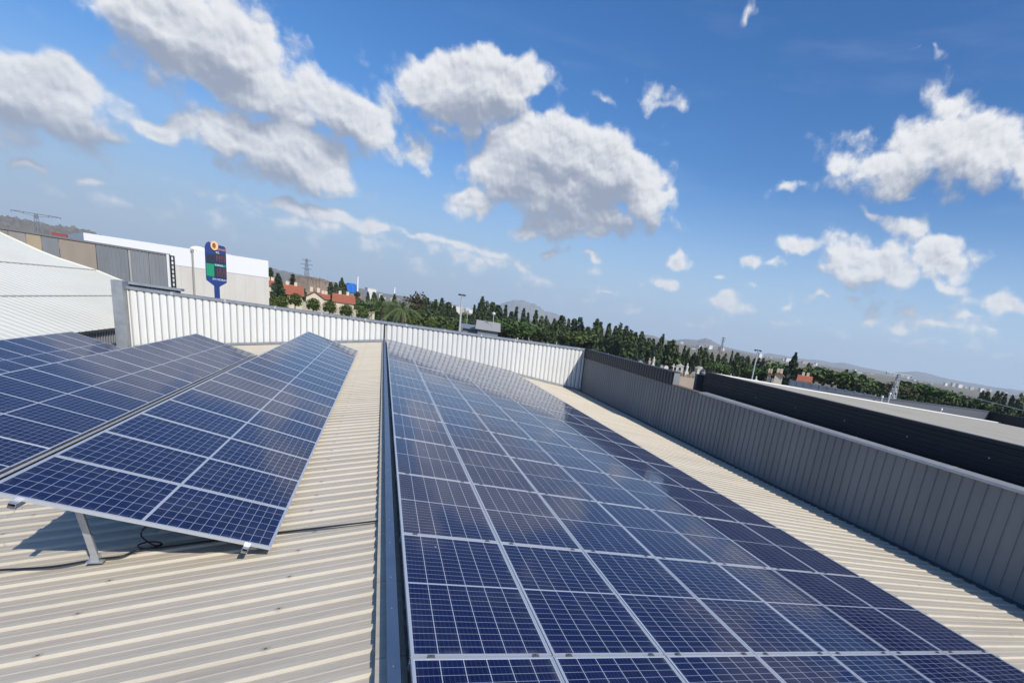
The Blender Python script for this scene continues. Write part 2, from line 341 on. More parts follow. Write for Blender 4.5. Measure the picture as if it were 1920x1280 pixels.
# ================================================================== OUR BUILDING
RP = 0.275; TP = math.tan(.1398); TL = .158
XR, XL, YB, YF = 11.85, -11.2, 31.79, -4.0
ZT, ZR = 1.10, .60
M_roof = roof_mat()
M_white = mat('white_cladding', (.80, .80, .76), .45, noise=(1.2, .35, (.66, .65, .60), (1, 1, .25)))
M_grey = mat('grey_cladding', (.25, .252, .25), .55, noise=(1.0, .75, (.195, .20, .20), (.6, .6, .25)))
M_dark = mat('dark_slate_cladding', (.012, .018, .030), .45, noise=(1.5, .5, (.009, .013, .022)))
M_cap = mat('galvanised_flashing', (.36, .38, .40), .42, .35, noise=(3, .6, (.24, .26, .28)), bump=(9, .15, .01))
M_cap2 = mat('pale_flashing', (.55, .56, .57), .4, .3, noise=(4, .5, (.42, .43, .45)))
M_blk = mat('black_rubber', (.012, .012, .013), .5)
M_alu = mat('mill_aluminium', (.72, .72, .71), .32, .75, noise=(6, .3, (.55, .55, .55)))
M_conc = mat('concrete', (.36, .34, .31), .85, noise=(1.5, .6, (.26, .25, .23)))
bld = empty('warehouse', (0, 14, GZ)); tag(bld, 'warehouse under the solar arrays, beige ribbed roof and tall cladding parapets', 'building')
PB = Matrix.Translation((0, -14, -GZ))
def bpart(o): o.parent = bld; o.matrix_local = PB @ o.matrix_local; return o
def bsub(o, p): o.parent = p; return o
def rib_profile(t0, t1, pitch, h, shape=(0.0, .09, .27, .36)):
    """trapezoid ribs: list of (t, height)"""
    out = []; k = math.floor(t0/pitch)
    while k*pitch < t1:
        for a, hh in zip(shape, (0, h, h, 0)):
            t = (k+a)*pitch
            if t0 <= t <= t1: out.append((t, hh))
        k += 1
    return [(t0, 0)]+[q for q in out if t0 < q[0] < t1]+[(t1, 0)]
prof = []
k = math.floor(YF/RP)
while k*RP < YB-.01:
    for a, hh in ((0, 0), (.07, .024), (.24, .024), (.31, 0), (.60, 0), (.63, .004), (.68, .004), (.71, 0)):
        if YF <= (k+a)*RP <= YB-.01: prof.append(((k+a)*RP, hh))
    k += 1
prof = [(YF, 0)]+[q for q in prof if q[0] > YF]+[(YB-.01, 0)]
def slope(name, x1, tp, sgn):
    mb = MB(); n = 12
    for i in range(n):
        xa = x1*i/n; xb = x1*(i+1)/n
        a = [(xa, t, -abs(xa)*tp+h) for t, h in prof]
        mb.extrude(a if sgn > 0 else a[::-1], (xb-xa, 0, -(abs(xb)-abs(xa))*tp))
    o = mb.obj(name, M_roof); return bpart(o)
rr = slope('roof_slope', XR, TP, 1); rr['label'] = 'beige ribbed slope right of the blue rail'
rl = slope('roof_slope', XL, TL, -1); rl['label'] = 'beige ribbed slope left of the blue rail'
# ridge capping (low, plain, scalloped by the ribs below) and the blue painted rail
M_blue = mat('blue_grey_painted_steel', (.13, .19, .28), .35, .45, noise=(5, .5, (.09, .14, .22)))
mb = MB(); mb.extrude([(.10, YF, .050), (.0, YF, .064), (-.10, YF, .050)], (0, YB-YF-.02, 0)); ridge = bpart(mb.obj('ridge_cap', M_roof))
mb = MB(); mb.box(-.028, .052, YF, YB-.06, .150, .1535); mb.box(.0485, .052, YF, YB-.06, .07, .1495); mb.box(-.028, -.0245, YF, YB-.06, .118, .1495)
rail = mb.obj('edge_rail', M_blue); tag(rail, 'long blue-grey steel rail running up the roof ridge beside the flush panels', 'rail')
# rail brackets and screws
for k in range(18):
    y = 1.6+k*1.75; mb = MB(); mb.box(-.028, .02, y, y+.05, .052, .117); bsub(mb.obj('bracket', M_alu), rail)
for k in range(30):
    y = 2.6+k*.62+rnd.uniform(-.1, .1); mb = MB(); mb.tube([(.008, y, .1535), (.008, y, .158)], .006, 6); o = bsub(mb.obj('screw', M_alu), rail)
# back parapet: ribs seen face on
def wall_x(name, x0, x1, z0f, z1, y, m, depth=.035, pitch=.270, shape=(0, .07, .20, .27), mat2=None):
    pr = rib_profile(x0, x1, pitch, -depth, shape); mb = MB(); n = len(pr)
    for (a, ha), (b, hb) in zip(pr, pr[1:]):
        mb.poly([(a, y-ha, z0f(a)), (b, y-hb, z0f(b)), (b, y-hb, z1), (a, y-ha, z1)])
    return mb.obj(name, m)
zf = lambda x: (-x*TP if x > 0 else x*TL)-.03
bw = bpart(wall_x('back_parapet', XL+.42, XR, zf, ZT-.06, YB, M_white, depth=.055, shape=(0, .22, .32, .54)))
mb = MB(); mb.box(XL+.42, XR+.12, YB+.05, YB+.25, GZ, ZT-.07); bsub(mb.obj('wall_core', M_conc), bw)
mb = MB(); mb.extrude([(XL+.2, YB-.06, ZT-.10), (XL+.2, YB-.06, ZT+.0), (XL+.2, YB+.08, ZT+.035), (XL+.2, YB+.34, ZT+.02), (XL+.2, YB+.34, ZT-.10)], (XR-XL-.02, 0, 0), closed=True)
cp = bsub(mb.obj('coping', M_cap), bw); bevel(cp, .006)
for k in range(11):
    x = XL+2+k*2.05; mb = MB(); mb.box(x, x+.09, YB-.063, YB+.345, ZT-.095, ZT+.0405); bsub(mb.obj('coping_joint', M_cap2), bw)
# apron flashing along the foot of the back wall
mb = MB(); mb.extrude([(0, YB-.17, .048), (0, YB-.05, .075), (0, YB-.045, .16)], (XR-.02, 0, -(XR-.02)*TP)); mb.extrude([(0, YB-.045, .16), (0, YB-.05, .075), (0, YB-.17, .048)], (XL+.5, 0, (XL+.5)*TL))
bpart(mb.obj('apron_flashing', M_cap))
# dark down-strip on the back wall over the ridge
mb = MB(); mb.box(-.03, .03, YB-.075, YB-.04, .17, ZT-.11); bpart(mb.obj('cable_riser', M_blk))
# corner pilaster at the left end
mb = MB(); mb.box(XL+.02, XL+.41, YB-.42, YB+.25, GZ, 1.33); pil = bpart(mb.obj('corner_pilaster', M_cap)); bevel(pil, .01)
# right parapet: high dark stretch by the corner, lower grey stretch towards us
def wall_y(name, y0, y1, z0, z1, x, m, depth=.03, pitch=.285, shape=(0, .03, .10, .13)):
    pr = rib_profile(y0, y1, pitch, depth, shape); mb = MB()
    for (a, ha), (b, hb) in zip(pr, pr[1:]): mb.poly([(x-ha, a, z0), (x-ha, b, z0), (x-hb, b, z1), (x-ha, a, z1)] if False else [(x-ha, a, z0), (x-hb, b, z0), (x-hb, b, z1), (x-ha, a, z1)])
    return mb.obj(name, m)
zb = -XR*TP-.05; YS = 20.2
rw = bpart(wall_y('side_parapet', YF, YB-.01, zb, ZR-.04, XR, M_grey))
mb = MB(); mb.box(XR+.04, XR+.2, YF, YB+.25, GZ, ZR-.05); bsub(mb.obj('wall_core', M_conc), rw)
mb = MB(); mb.extrude([(XR-.07, YF, ZR-.05), (XR-.07, YF, ZR+.02), (XR+.30, YF, ZR+.045), (XR+.30, YF, ZR-.05)], (0, 17.85-YF, 0), closed=True); c = bsub(mb.obj('coping', M_cap2), rw); bevel(c, .005)
for k in range(7):
    y = -1.5+k*2.9; mb = MB(); mb.extrude([(XR-.073, y, ZR-.052), (XR-.073, y, ZR+.0235), (XR+.302, y, ZR+.0485), (XR+.302, y, ZR-.052)], (0, .07, 0), closed=True); bsub(mb.obj('coping_joint', M_cap2), rw)
mb = MB(); mb.extrude([(XR-.05, 17.86, ZR-.05), (XR-.05, 17.86, ZR-.01), (XR+.26, 17.86, ZR+.0), (XR+.26, 17.86, ZR-.05)], (0, YS-17.88, 0), closed=True); c = bsub(mb.obj('coping', mat('rusty_flashing', (.20, .15, .12), .7)), rw)
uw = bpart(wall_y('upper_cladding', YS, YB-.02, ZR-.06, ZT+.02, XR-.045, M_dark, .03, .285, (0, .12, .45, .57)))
mb = MB(); mb.box(XR+.0, XR+.32, YS, YB+.25, ZR-.035, ZT+.01); bsub(mb.obj('end_panel', M_cap), uw)
mb = MB(); mb.box(XR-.08, XR+.34, YS-.02, YB-.07, ZT+.02, ZT+.045); bsub(mb.obj('coping', M_dark), uw)
mb = MB(); mb.box(XR-.045, XR-.005, YB-.10, YB-.05, zb+.05, ZT-.11); bsub(mb.obj('corner_trim', M_dark), uw)
# gutter strip at the foot of the right parapet
mb = MB(); mb.box(XR-.13, XR-.035, YF, YB-.1, -XR*TP+.02, -XR*TP+.075); bpart(mb.obj('gutter_flashing', mat('dark_flashing', (.06, .07, .085), .5)))
# outer walls below the eaves
mb = MB(); mb.box(XL+.02, XL+.2, YF, YB-.43, GZ, XL*TL-.02); mb.box(XL+.2, XR+.04, YF-.2, YF-.01, GZ, -1.7); bpart(mb.obj('outer_wall', M_conc))

# ================================================================== SOLAR PANELS
M_cell = cell_mat()
M_frame = mat('anodised_panel_frame', (.74, .75, .76), .35, .55)
PW, PL, PH = 1.0, 2.0, .035     # module: short side, long side, depth
def frame_mesh():
    mb = MB(); a, b = .013, .020
    mb.box(0, PW, 0, b, -PH, 0); mb.box(0, PW, PL-b, PL, -PH, 0); mb.box(0, a, b, PL-b, -PH, 0); mb.box(PW-a, PW, b, PL-b, -PH, 0)
    return mb.mesh('frame', [M_frame])
def sheet_mesh():
    mb = MB(); a, b = .013, .020; z = -.0025
    mb.box(a, PW-a, b, PL-b, -.008, z); return mb.mesh('cell_sheet', [M_cell])
FM, CM_ = frame_mesh(), sheet_mesh()
mb = MB(); mb.box(-.022, .022, -.018, .018, 0, .005); mb.tube([(0, 0, .005), (0, 0, .013)], .008, 6); CLM = mb.mesh('clamp', [mat('clamp_steel', (.16, .17, .16), .5, .4)])
def panel(mw, label, group, clamps=()):
    e = bpy.data.objects.new('solar_panel', None); COL.objects.link(e); e.matrix_world = mw; e.empty_display_size = .2
    tag(e, label, 'solar panel', group)
    link('frame', FM, None, e); link('cell_sheet', CM_, None, e)
    for (x, y) in clamps:
        o = link('clamp', CLM, None, e); o.location = (x, y, .001)
    return e
# flush array on the right slope: 15 rows of 7
P_ = .1398; HR = .2488; X0 = .1067; Y0 = 3.1178; PITX, PITY = 1.0085, 2.0188
Rr = Matrix.Rotation(P_, 4, 'Y')
for r_ in range(-1, 14):
    for c_ in range(7):
        s_ = X0+c_*PITX+.006
        loc = Vector((s_*math.cos(P_)+0*math.sin(P_), Y0+r_*PITY+.012, -s_*math.sin(P_)+HR))
        jit = Matrix.Rotation(rnd.gauss(0, .0012), 4, 'X') @ Matrix.Rotation(rnd.gauss(0, .0012), 4, 'Y')
        lab = 'solar panel in the flush array, %s row from the front, %s' % (ordw(r_+2), ('beside the rail' if c_ == 0 else 'outermost' if c_ == 6 else '%s from the rail' % ordw(c_+1)))
        cl = [(.13, 2.008), (.87, 2.008)] if r_ < 8 else []
        panel(Matrix.Translation(loc) @ Rr @ jit, lab, 'flush solar panels right of the ridge', cl)
# mounting rails of the flush array, running down the slope under each row joint
mr = empty('mounting_rack', (3.5, 1.2, -.3)); tag(mr, 'aluminium mounting rails lying under the flush solar array on the right slope', 'rack')
for r_ in range(-1, 15):
    for dy in (0,) :
        y = Y0+r_*PITY; mb = MB(); a = Vector((.10*math.cos(P_), y, -.10*math.sin(P_)+HR-PH-.028)); L = 7*PITX+.10
        mb.bar(a, a+Vector((L*math.cos(P_), 0, -L*math.sin(P_))), .04, .05); o = mb.obj('rail', M_alu, mr); o.matrix_local = Matrix.Translation(-mr.location)
mb = MB()
for r_ in range(-1, 15):
    for k in range(6):
        s_ = .35+k*1.25; x = s_*math.cos(P_); mb.box(x-.025, x+.025, Y0+r_*PITY-.06, Y0+r_*PITY-.02, -x*TP+.02, -x*TP+HR-PH-.03)
o = mb.obj('roof_bracket', M_alu, mr); o.matrix_local = Matrix.Translation(-mr.location)
# three tilted rows on the left slope
CQ = .2941; WC = 1.0129; AW = .9867
def tilted(Xlow, Zlow, ys, who, nshow, first_visible):
    Rm = Matrix.Rotation(CQ, 4, 'Y')          # local x runs downhill towards the ridge
    for i, y in enumerate(ys):
        # module turned: its long side lies across the row
        top = Vector((Xlow-1.985*math.cos(CQ), y+.006, Zlow+1.985*math.sin(CQ)))
        M = Matrix.Translation(top) @ Rm @ Matrix(((0, 1, 0, 0), (-1, 0, 0, 1.0), (0, 0, 1, 0), (0, 0, 0, 1)))
        jit = Matrix.Rotation(rnd.gauss(0, .0012), 4, 'X') @ Matrix.Rotation(rnd.gauss(0, .0012), 4, 'Y')
        panel(M @ jit, 'solar panel of the %s, %s from its near end' % (who, ordw(i+first_visible)), who)
yC = [5.498+k*WC*1.004 for k in range(20)]
yB = [(15.0254-9*WC)*.985+k*WC*.985 for k in range(20)]; yA = [26.72-14*WC+k*WC for k in range(14)]
XC, ZC, XB_, ZB_, XA, ZA = -1.0605, -.037, -4.866, -.644, -8.9005, -1.1839
tilted(XC, ZC, yC, 'tilted row nearest the ridge', 20, 1)
tilted(XB_, ZB_, yB, 'middle tilted row left of the ridge', 20, 1)
tilted(XA, ZA, yA, 'farthest left tilted row', 14, 1)
M_galv = mat('galvanised_leg', (.62, .63, .64), .4, .6, noise=(12, .5, (.45, .46, .47)))
def rack(Xlow, Zlow, y0, y1, label):
    e = empty('mounting_rack', (Xlow, y0, Zlow)); tag(e, label, 'rack', 'racks that tilt the left rows of panels')
    inv = Matrix.Translation(-e.location)
    def add(mb, name, m, p=None):
        o = mb.obj(name, m, p or e)
        if p is None: o.matrix_local = inv
        return o
    def on(a, y, dz=0): return Vector((Xlow-a*math.cos(CQ)-dz*math.sin(CQ)*-1*-1, y, Zlow+a*math.sin(CQ)+dz*math.cos(CQ)))
    for a in (.21, 1.80):
        q0 = on(a, y0-.085, -PH-.025); q1 = on(a, y1+.06, -PH-.025)
        mb = MB(); u_ = Vector((math.sin(CQ), 0, math.cos(CQ)))
        # hollow rail: four walls so its open end reads dark
        sx = Vector((math.cos(CQ), 0, -math.sin(CQ))); w0, t = .024, .003
        for (ax, s1, s2) in ((u_, w0, w0), (u_, -w0, w0), (sx, w0, w0-t), (sx, -w0, w0-t)):
            oth = sx if ax is u_ else u_
            P4 = [q0+ax*s1-oth*s2, q0+ax*s1+oth*s2, q0+ax*(s1-math.copysign(t, s1))+oth*s2, q0+ax*(s1-math.copysign(t, s1))-oth*s2]
            mb.extrude(P4, q1-q0, closed=True)
        add(mb, 'rail', M_alu)
    n = int((y1-y0)/2.03)+1
    for k in range(n):
        y = y0+.50+k*2.03
        if y > y1: break
        zr_ = lambda x: x*TL+.042
        top = on(1.63, y-.09, -PH-.03); fx = Xlow-1.47
        foot = Vector((fx, y, zr_(fx)+.02))
        mb = MB(); mb.bar(foot, top, .052, .028, upv=Vector((0, 1, 0))); add(mb, 'leg', M_galv)
        mb = MB(); mb.box(fx-.06, fx+.06, y-.05, y+.05, zr_(fx), zr_(fx)+.012); mb.box(fx-.03, fx+.03, y-.03, y-.024, zr_(fx)+.012, zr_(fx)+.075); mb.box(fx-.03, fx+.03, y+.024, y+.03, zr_(fx)+.012, zr_(fx)+.075)
        add(mb, 'foot_plate', M_galv)
        lx = Xlow-.17; mb = MB(); mb.box(lx-.03, lx+.03, y-.30, y-.24, zr_(lx), Zlow+.17*math.sin(CQ)-PH-.055); add(mb, 'front_foot', M_galv)
        mb = MB(); mb.bar(on(.05, y-.03, -PH-.075), on(1.95, y-.03, -PH-.075), .035, .03); add(mb, 'cross_beam', M_alu)
    return e
rack(XC, ZC, yC[0], yC[-1]+1, 'aluminium rack with leg and foot plate under the tilted row nearest the ridge')
rack(XB_, ZB_, yB[0], yB[-1]+1, 'aluminium rack hidden under the middle tilted row of panels')
rack(XA, ZA, yA[0], yA[-1]+1, 'aluminium rack hidden under the farthest left tilted row')
# conduit and a black strip added for the dark band under the middle row
ct = empty('cable_conduit', (XB_+.09, yB[0], -.77)); tag(ct, 'grey conduit over an added black strip along the low edge of the middle tilted row', 'conduit')
mb = MB(); mb.tube([(XB_+.075, yB[0], ZB_-.03), (XB_+.075, yB[-1]+1, ZB_-.03)], .022, 10); o = mb.obj('pipe', M_galv, ct, True); o.matrix_local = Matrix.Translation(-ct.location)
mb = MB(); mb.box(XB_+.03, XB_+.17, yB[0], yB[-1]+1, (XB_+.1)*TL+.02, ZB_-.065); o = mb.obj('black_strip', M_blk, ct); o.matrix_local = Matrix.Translation(-ct.location)
# black cable lying over the ribs
def roofL(u, v, h=.05):
    r = ray(u, v); n = Vector((-TL, 0, 1)); t = (h-n.dot(CAM))/n.dot(r); return CAM+r*t
def smooth_path(pts, n=6):
    out = []
    P = [pts[0]]+pts+[pts[-1]]
    for i in range(1, len(P)-2):
        for k in range(n):
            t = k/n; a, b, c, d = P[i-1], P[i], P[i+1], P[i+2]
            out.append(.5*((2*b)+(c-a)*t+(2*a-5*b+4*c-d)*t*t+(3*b-a-3*c+d)*t**3))
    return out+[pts[-1]]
pts = [roofL(*q) for q in ((-70, 1074), (0, 1068), (95, 1062), (180, 1048), (228, 1042), (262, 1030), (300, 1026), (400, 1013), (530, 997), (640, 984), (722, 974))]
mb = MB(); mb.tube(smooth_path(pts), .011, 8); cab = mb.obj('cable', M_blk, smooth=True); tag(cab, 'black cable lying across the ribs from the left edge to the blue rail', 'cable')
c0 = roofL(281, 1022, .06); loop = [c0+Vector((.09*math.cos(t)*1.0, .085*math.sin(t), .012*(t/6.28))) for t in [i*math.pi/8 for i in range(17)]]
drop = [Vector((-2.02, 6.05, .24)), Vector((-2.06, 6.04, .10)), c0+Vector((-.04, -.06, .16)), c0+Vector((.05, -.09, .05)), c0+Vector((.09, 0, 0))]
mb = MB(); mb.tube(smooth_path(drop+loop[2::2], 5), .008, 8); o = mb.obj('cable', M_blk, smooth=True); tag(o, 'black cable hanging under the tilted row and coiled once on the roof', 'cable')

# ================================================================== GROUND
def ground_mat():
    m = bpy.data.materials.new('dry_ground'); m.use_nodes = True; q = NT(m.node_tree); b = q.n['Principled BSDF']
    tc = q.node('ShaderNodeTexCoord').outputs['Object']
    f1 = q.ramp(q.noise(tc, .02, 6, .6), .4, .62); f2 = q.ramp(q.noise(tc, .35, 6, .65), .4, .65)
    c = q.mix(f1, (.26, .21, .14), (.13, .13, .08)); c = q.mix(q.math('MULTIPLY', f2, .6), c, (.33, .27, .18))
    q.set(b.inputs['Base Color'], c); b.inputs['Roughness'].default_value = .95; return m
M_ground = ground_mat()
mb = MB(); R0 = [0, 30, 80, 160, 320, 700, 1500, 3500, 8000, 16000, 30000]; na = 48
for i in range(len(R0)-1):
    for j in range(na):
        a, b = 2*math.pi*j/na, 2*math.pi*(j+1)/na
        P4 = [(R0[i]*math.cos(a), R0[i]*math.sin(a), GZ), (R0[i+1]*math.cos(a), R0[i+1]*math.sin(a), GZ), (R0[i+1]*math.cos(b), R0[i+1]*math.sin(b), GZ), (R0[i]*math.cos(b), R0[i]*math.sin(b), GZ)]
        mb.poly(P4 if i else P4[1:])
tag(mb.obj('ground', M_ground), kind='structure')

# hills: each a real mound of terrain whose crest has the skyline heights
def hill_mat(name, a, b2, c2):
    m = bpy.data.materials.new(name); m.use_nodes = True; q = NT(m.node_tree); b = q.n['Principled BSDF']
    tc = q.node('ShaderNodeTexCoord').outputs['Object']
    c = q.mix(q.ramp(q.noise(tc, .006, 8, .65), .38, .62), a, b2); c = q.mix(q.ramp(q.noise(tc, .03, 8, .7), .45, .62), c, c2)
    q.set(b.inputs['Base Color'], c); b.inputs['Roughness'].default_value = .95; return m
def hill(name, prof_, D, depth, m, nz=.12, seed=1, rows=14):
    rg = random.Random(seed); us = [q[0] for q in prof_]; mb = MB(); n = 90; cols = []
    def vat(u):
        for (a, va), (b, vb) in zip(prof_, prof_[1:]):
            if a <= u <= b: t = (u-a)/(b-a); return va+(vb-va)*t
        return prof_[-1][1]
    for i in range(n+1):
        u = us[0]+(us[-1]-us[0])*i/n; top = PD(u, vat(u), D); base = PD(u, hzv(u), D)
        dirv = Vector((top.x-CAM.x, top.y-CAM.y, 0)).normalized(); H = max(top.z-GZ, 1.0); H *= 1+.05*rg.uniform(-1, 1)
        col = []
        for k in range(rows+1):
            t = -1+2*k/rows; hh = H*(math.cos(t*math.pi/2)**1.1) if abs(t) < 1 else 0
            hh *= 1+nz*rg.uniform(-1, .3) if 0 < abs(t) < 1 and k != rows//2 else 1
            d = D+t*depth
            col.append(Vector((CAM.x+dirv.x*d, CAM.y+dirv.y*d, GZ-1+hh)))
        cols.append(col)
    i0 = len(mb.v)
    for col in cols: mb.v += [tuple(q) for q in col]
    for i in range(n):
        for k in range(rows): a = i0+i*(rows+1)+k; mb.f.append((a, a+rows+1, a+rows+2, a+1)); mb.mi.append(0)
    o = mb.obj(name, m, smooth=True); tag(o, kind='structure'); return o
M_h1 = hill_mat('far_rock', (.30, .25, .22), (.20, .18, .16), (.15, .16, .13)); M_h2 = hill_mat('scrub_hill', (.27, .22, .17), (.18, .155, .12), (.12, .115, .08))
hill('hills', [(880, 597), (905, 588), (925, 576), (945, 567), (962, 562), (978, 562), (992, 567), (1008, 572), (1022, 583), (1040, 587), (1060, 597), (1085, 611), (1100, 618)], 6500, 900, M_h1, seed=3)
hill('hills', [(1170, 632), (1190, 628), (1206, 626), (1226, 629), (1240, 634), (1255, 640)], 3600, 500, M_h1, seed=4)
hill('hills', [(1235, 645), (1262, 638), (1285, 635), (1308, 637), (1322, 634), (1333, 636), (1345, 644), (1360, 650), (1385, 656), (1420, 663), (1450, 671)], 4200, 600, M_h1, seed=5)
hill('hills', [(1405, 668), (1424, 664), (1442, 662), (1470, 666), (1500, 672), (1530, 674), (1545, 676), (1560, 680), (1580, 679), (1600, 684), (1622, 689), (1650, 694), (1672, 698), (1690, 697), (1715, 696), (1740, 699), (1760, 706), (1800, 714), (1830, 719), (1870, 726), (1920, 732), (2050, 752)], 7200, 1200, M_h1, seed=6)
hill('hills', [(-160, 388), (-60, 396), (0, 403), (30, 406), (60, 414), (100, 422), (140, 427), (172, 432), (200, 446), (240, 462), (330, 486)], 1700, 500, M_h2, seed=7, nz=.25)
hill('hills', [(330, 482), (420, 488), (480, 497), (520, 505), (548, 511), (600, 522), (660, 537), (720, 549), (800, 562), (860, 572)], 2600, 600, M_h2, seed=8)
hill('hills', [(540, 520), (551, 513), (575, 516), (602, 520), (622, 527), (648, 538), (680, 546)], 420, 60, hill_mat('bare_earth', (.36, .26, .17), (.30, .22, .15), (.20, .16, .11)), seed=9, nz=.08)

# ================================================================== NEIGHBOURING BUILDINGS
# pale ribbed barrel roof on the left
M_pale = mat('cream_roof_sheet', (.80, .78, .66), .6, noise=(.35, .6, (.72, .69, .56), (1, .4, 1)))  # the sheet's own cream-white colour
nb = empty('white_shed', (-20, 35, GZ)); tag(nb, 'shed with a bright pale ribbed roof rising past the left edge of our roof', 'building')
def npart(o): o.parent = nb; o.matrix_local = Matrix.Translation((20, -35, -GZ)); return o
EX, EZ, VY = -12.6, -1.2, 52.0
prof_n = [(EX, EZ), (-14.5, -.50), (-16.5, .16), (-18.28, .75), (-19.05, 1.03), (-20.04, 1.26), (-21.15, 1.52), (-22.08, 1.83), (-23.3, 2.35), (-24.2, 2.74), (-27, 3.5), (-30, 4.1)]
mb = MB(); pr = rib_profile(8, VY, .60, .022, (0, .08, .14, .22))
for (xa, za), (xb, zb2) in zip(prof_n, prof_n[1:]):
    mb.extrude([(xa, t, za+h) for t, h in pr][::-1], (xb-xa, 0, zb2-za))
npart(mb.obj('roof', M_pale))
mb = MB()
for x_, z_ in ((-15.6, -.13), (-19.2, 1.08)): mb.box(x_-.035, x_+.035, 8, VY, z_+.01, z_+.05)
npart(mb.obj('sheet_lap', mat('lap_strip_grey', (.52, .52, .47), .6)))  # strips over the sheet laps, a darker tone than the roof
mb = MB(); mb.extrude([(x_, VY, z_+.07) for x_, z_ in prof_n]+[(x_, VY, z_-.25) for x_, z_ in prof_n[::-1]], (0, .08, 0), closed=True); npart(mb.obj('verge_trim', M_pale))
mb = MB(); prw = rib_profile(8, VY, .28, .04, (0, .1, .35, .45))
for (a, ha), (b, hb) in zip(prw, prw[1:]): mb.poly([(EX-.12+ha, a, GZ), (EX-.12+hb, b, GZ), (EX-.12+hb, b, EZ-.02), (EX-.12+ha, a, EZ-.02)])
npart(mb.obj('side_wall', M_grey))
mb = MB(); mb.box(EX-.06, EX+.02, 8, VY, EZ-.12, EZ-.01); npart(mb.obj('eave_trim', M_dark))
mb = MB(); mb.poly([(x_, VY-.02, z_) for x_, z_ in prof_n]+[(-30, VY-.02, GZ), (EX-.1, VY-.02, GZ)]); npart(mb.obj('end_wall', M_conc))

# low roof edge between our pilaster and the grey building
e1, e2 = PYp(214, 524, 38), PYp(334, 541, 38)
ln = empty('annexe', ((e1.x+e2.x)/2, 40, GZ)); tag(ln, 'low annexe with dark ribbed roof edge peeping over the left end of the white parapet', 'building')
def part_at(e, o): o.parent = e; o.matrix_local = Matrix.Translation(-Vector(e.location)); return o
mb = MB(); mb.box(e1.x+.1, e2.x, 38.06, 38.4, GZ, (e1.z+e2.z)/2-.13); part_at(ln, mb.obj('wall', mat('cream_render', (.62, .58, .48), .8)))
mb = MB(); zt_ = (e1.z+e2.z)/2; prw = rib_profile(e1.x, e2.x+.1, .2, .04, (0, .1, .45, .55))
for (a, ha), (b, hb) in zip(prw, prw[1:]): mb.poly([(a, 38-ha, zt_-.45), (b, 38-hb, zt_-.45), (b, 38-hb, zt_-.12), (a, 38-ha, zt_-.12)])
part_at(ln, mb.obj('fascia', M_dark))
mb = MB(); mb.box(e1.x, e2.x+.15, 37.9, 38.5, zt_-.12, zt_); part_at(ln, mb.obj('roof_edge', M_cap))

# long grey concrete building, panels of several colours
GY = 74.0
def gx_(u, v): q = PYp(u, v, GY); return q.x, q.z
gb = empty('concrete_hall', (-18, GY, GZ)); tag(gb, 'long concrete hall with tan and grey panels behind the pale roof', 'building')
topz = lambda x: gl[1]+(x-gl[0])*(gr[1]-gl[1])/(gr[0]-gl[0])
gl = gx_(20, 432); gr = gx_(316, 479)
segs = [(-120, 20, (.30, .28, .26)), (20, 52, (.33, .31, .28)), (52, 80, (.44, .36, .24)), (80, 112, (.24, .25, .26)), (112, 180, (.34, .29, .23)), (180, 240, (.22, .235, .25)), (240, 244.5, (.42, .42, .40)), (244, 278, (.25, .265, .28)), (278, 313, (.25, .265, .28))]
for k, (ua, ub, c_) in enumerate(segs):
    xa, xb = gx_(ua, 470)[0], gx_(ub, 470)[0]
    mb = MB(); i = 0
    ribs = k in (5, 7, 8)
    if ribs:
        prw = rib_profile(xa, xb-.03, .32, .05, (0, .1, .4, .5))
        for (a, ha), (b, hb) in zip(prw, prw[1:]): mb.poly([(a, GY-ha, GZ), (b, GY-hb, GZ), (b, GY-hb, topz(b)), (a, GY-ha, topz(a))])
    else: mb.poly([(xa, GY, GZ), (xb-.03, GY, GZ), (xb-.03, GY, topz(xb)), (xa, GY, topz(xa))])
    part_at(gb, mb.obj('wall_panel', mat('hall_panel_%d' % k, c_, .8, noise=(.8, .5, tuple(q*.75 for q in c_), (1, 1, .3)))))
xa, xb = gx_(-120, 470)[0], gx_(317, 470)[0]
mb = MB(); mb.extrude([(xa, GY-.1, topz(xa)), (xb, GY-.1, topz(xb)), (xb, GY-.1, topz(xb)+.18), (xa, GY-.1, topz(xa)+.18)], (0, .4, 0), closed=True); part_at(gb, mb.obj('roof_edge', mat('roof_edge_grey', (.2, .2, .2), .7)))
mb = MB(); mb.box(xa, xb, GY+.3, GY+.4, GZ, topz(xa)-1.0); mb.extrude([(xa, GY+.3, topz(xa)), (xb, GY+.3, topz(xb)), (xb, GY+.3, GZ), (xa, GY+.3, GZ)], (-.6, 2, 0), closed=True); part_at(gb, mb.obj('roof', M_conc))
x1_, x2_ = gx_(313, 480)[0], gx_(317.5, 480)[0]
mb = MB(); mb.box(x1_, x2_, GY-.15, GY+.3, GZ, topz(x1_)+.1); part_at(gb, mb.obj('white_column', mat('white_paint', (.8, .8, .78), .6)))
# dark ladder on its end
la, lb = gx_(319, 480)[0], gx_(328, 480)[0]; mb = MB(); zt2 = gx_(322, 479)[1]
mb.box(la, la+.12, GY-.2, GY-.1, GZ, zt2); mb.box(lb-.12, lb, GY-.2, GY-.1, GZ, zt2)
for k in range(30):
    z_ = zt2-.15-k*.45
    if z_ > GZ: mb.box(la+.12, lb-.12, GY-.19, GY-.11, z_, z_+.14)
lad = part_at(gb, mb.obj('ladder', M_dark))
# small red sign on its roof
q = PYp(112, 447, GY+1.5); mb = MB(); mb.box(q.x-.55, q.x+.6, GY+1.4, GY+1.6, q.z-.5, q.z+.5); o = mb.obj('roof_sign', mat('red_panel', (.30, .075, .075), .7)); tag(o, 'small red board standing on the roof of the concrete hall', 'sign')

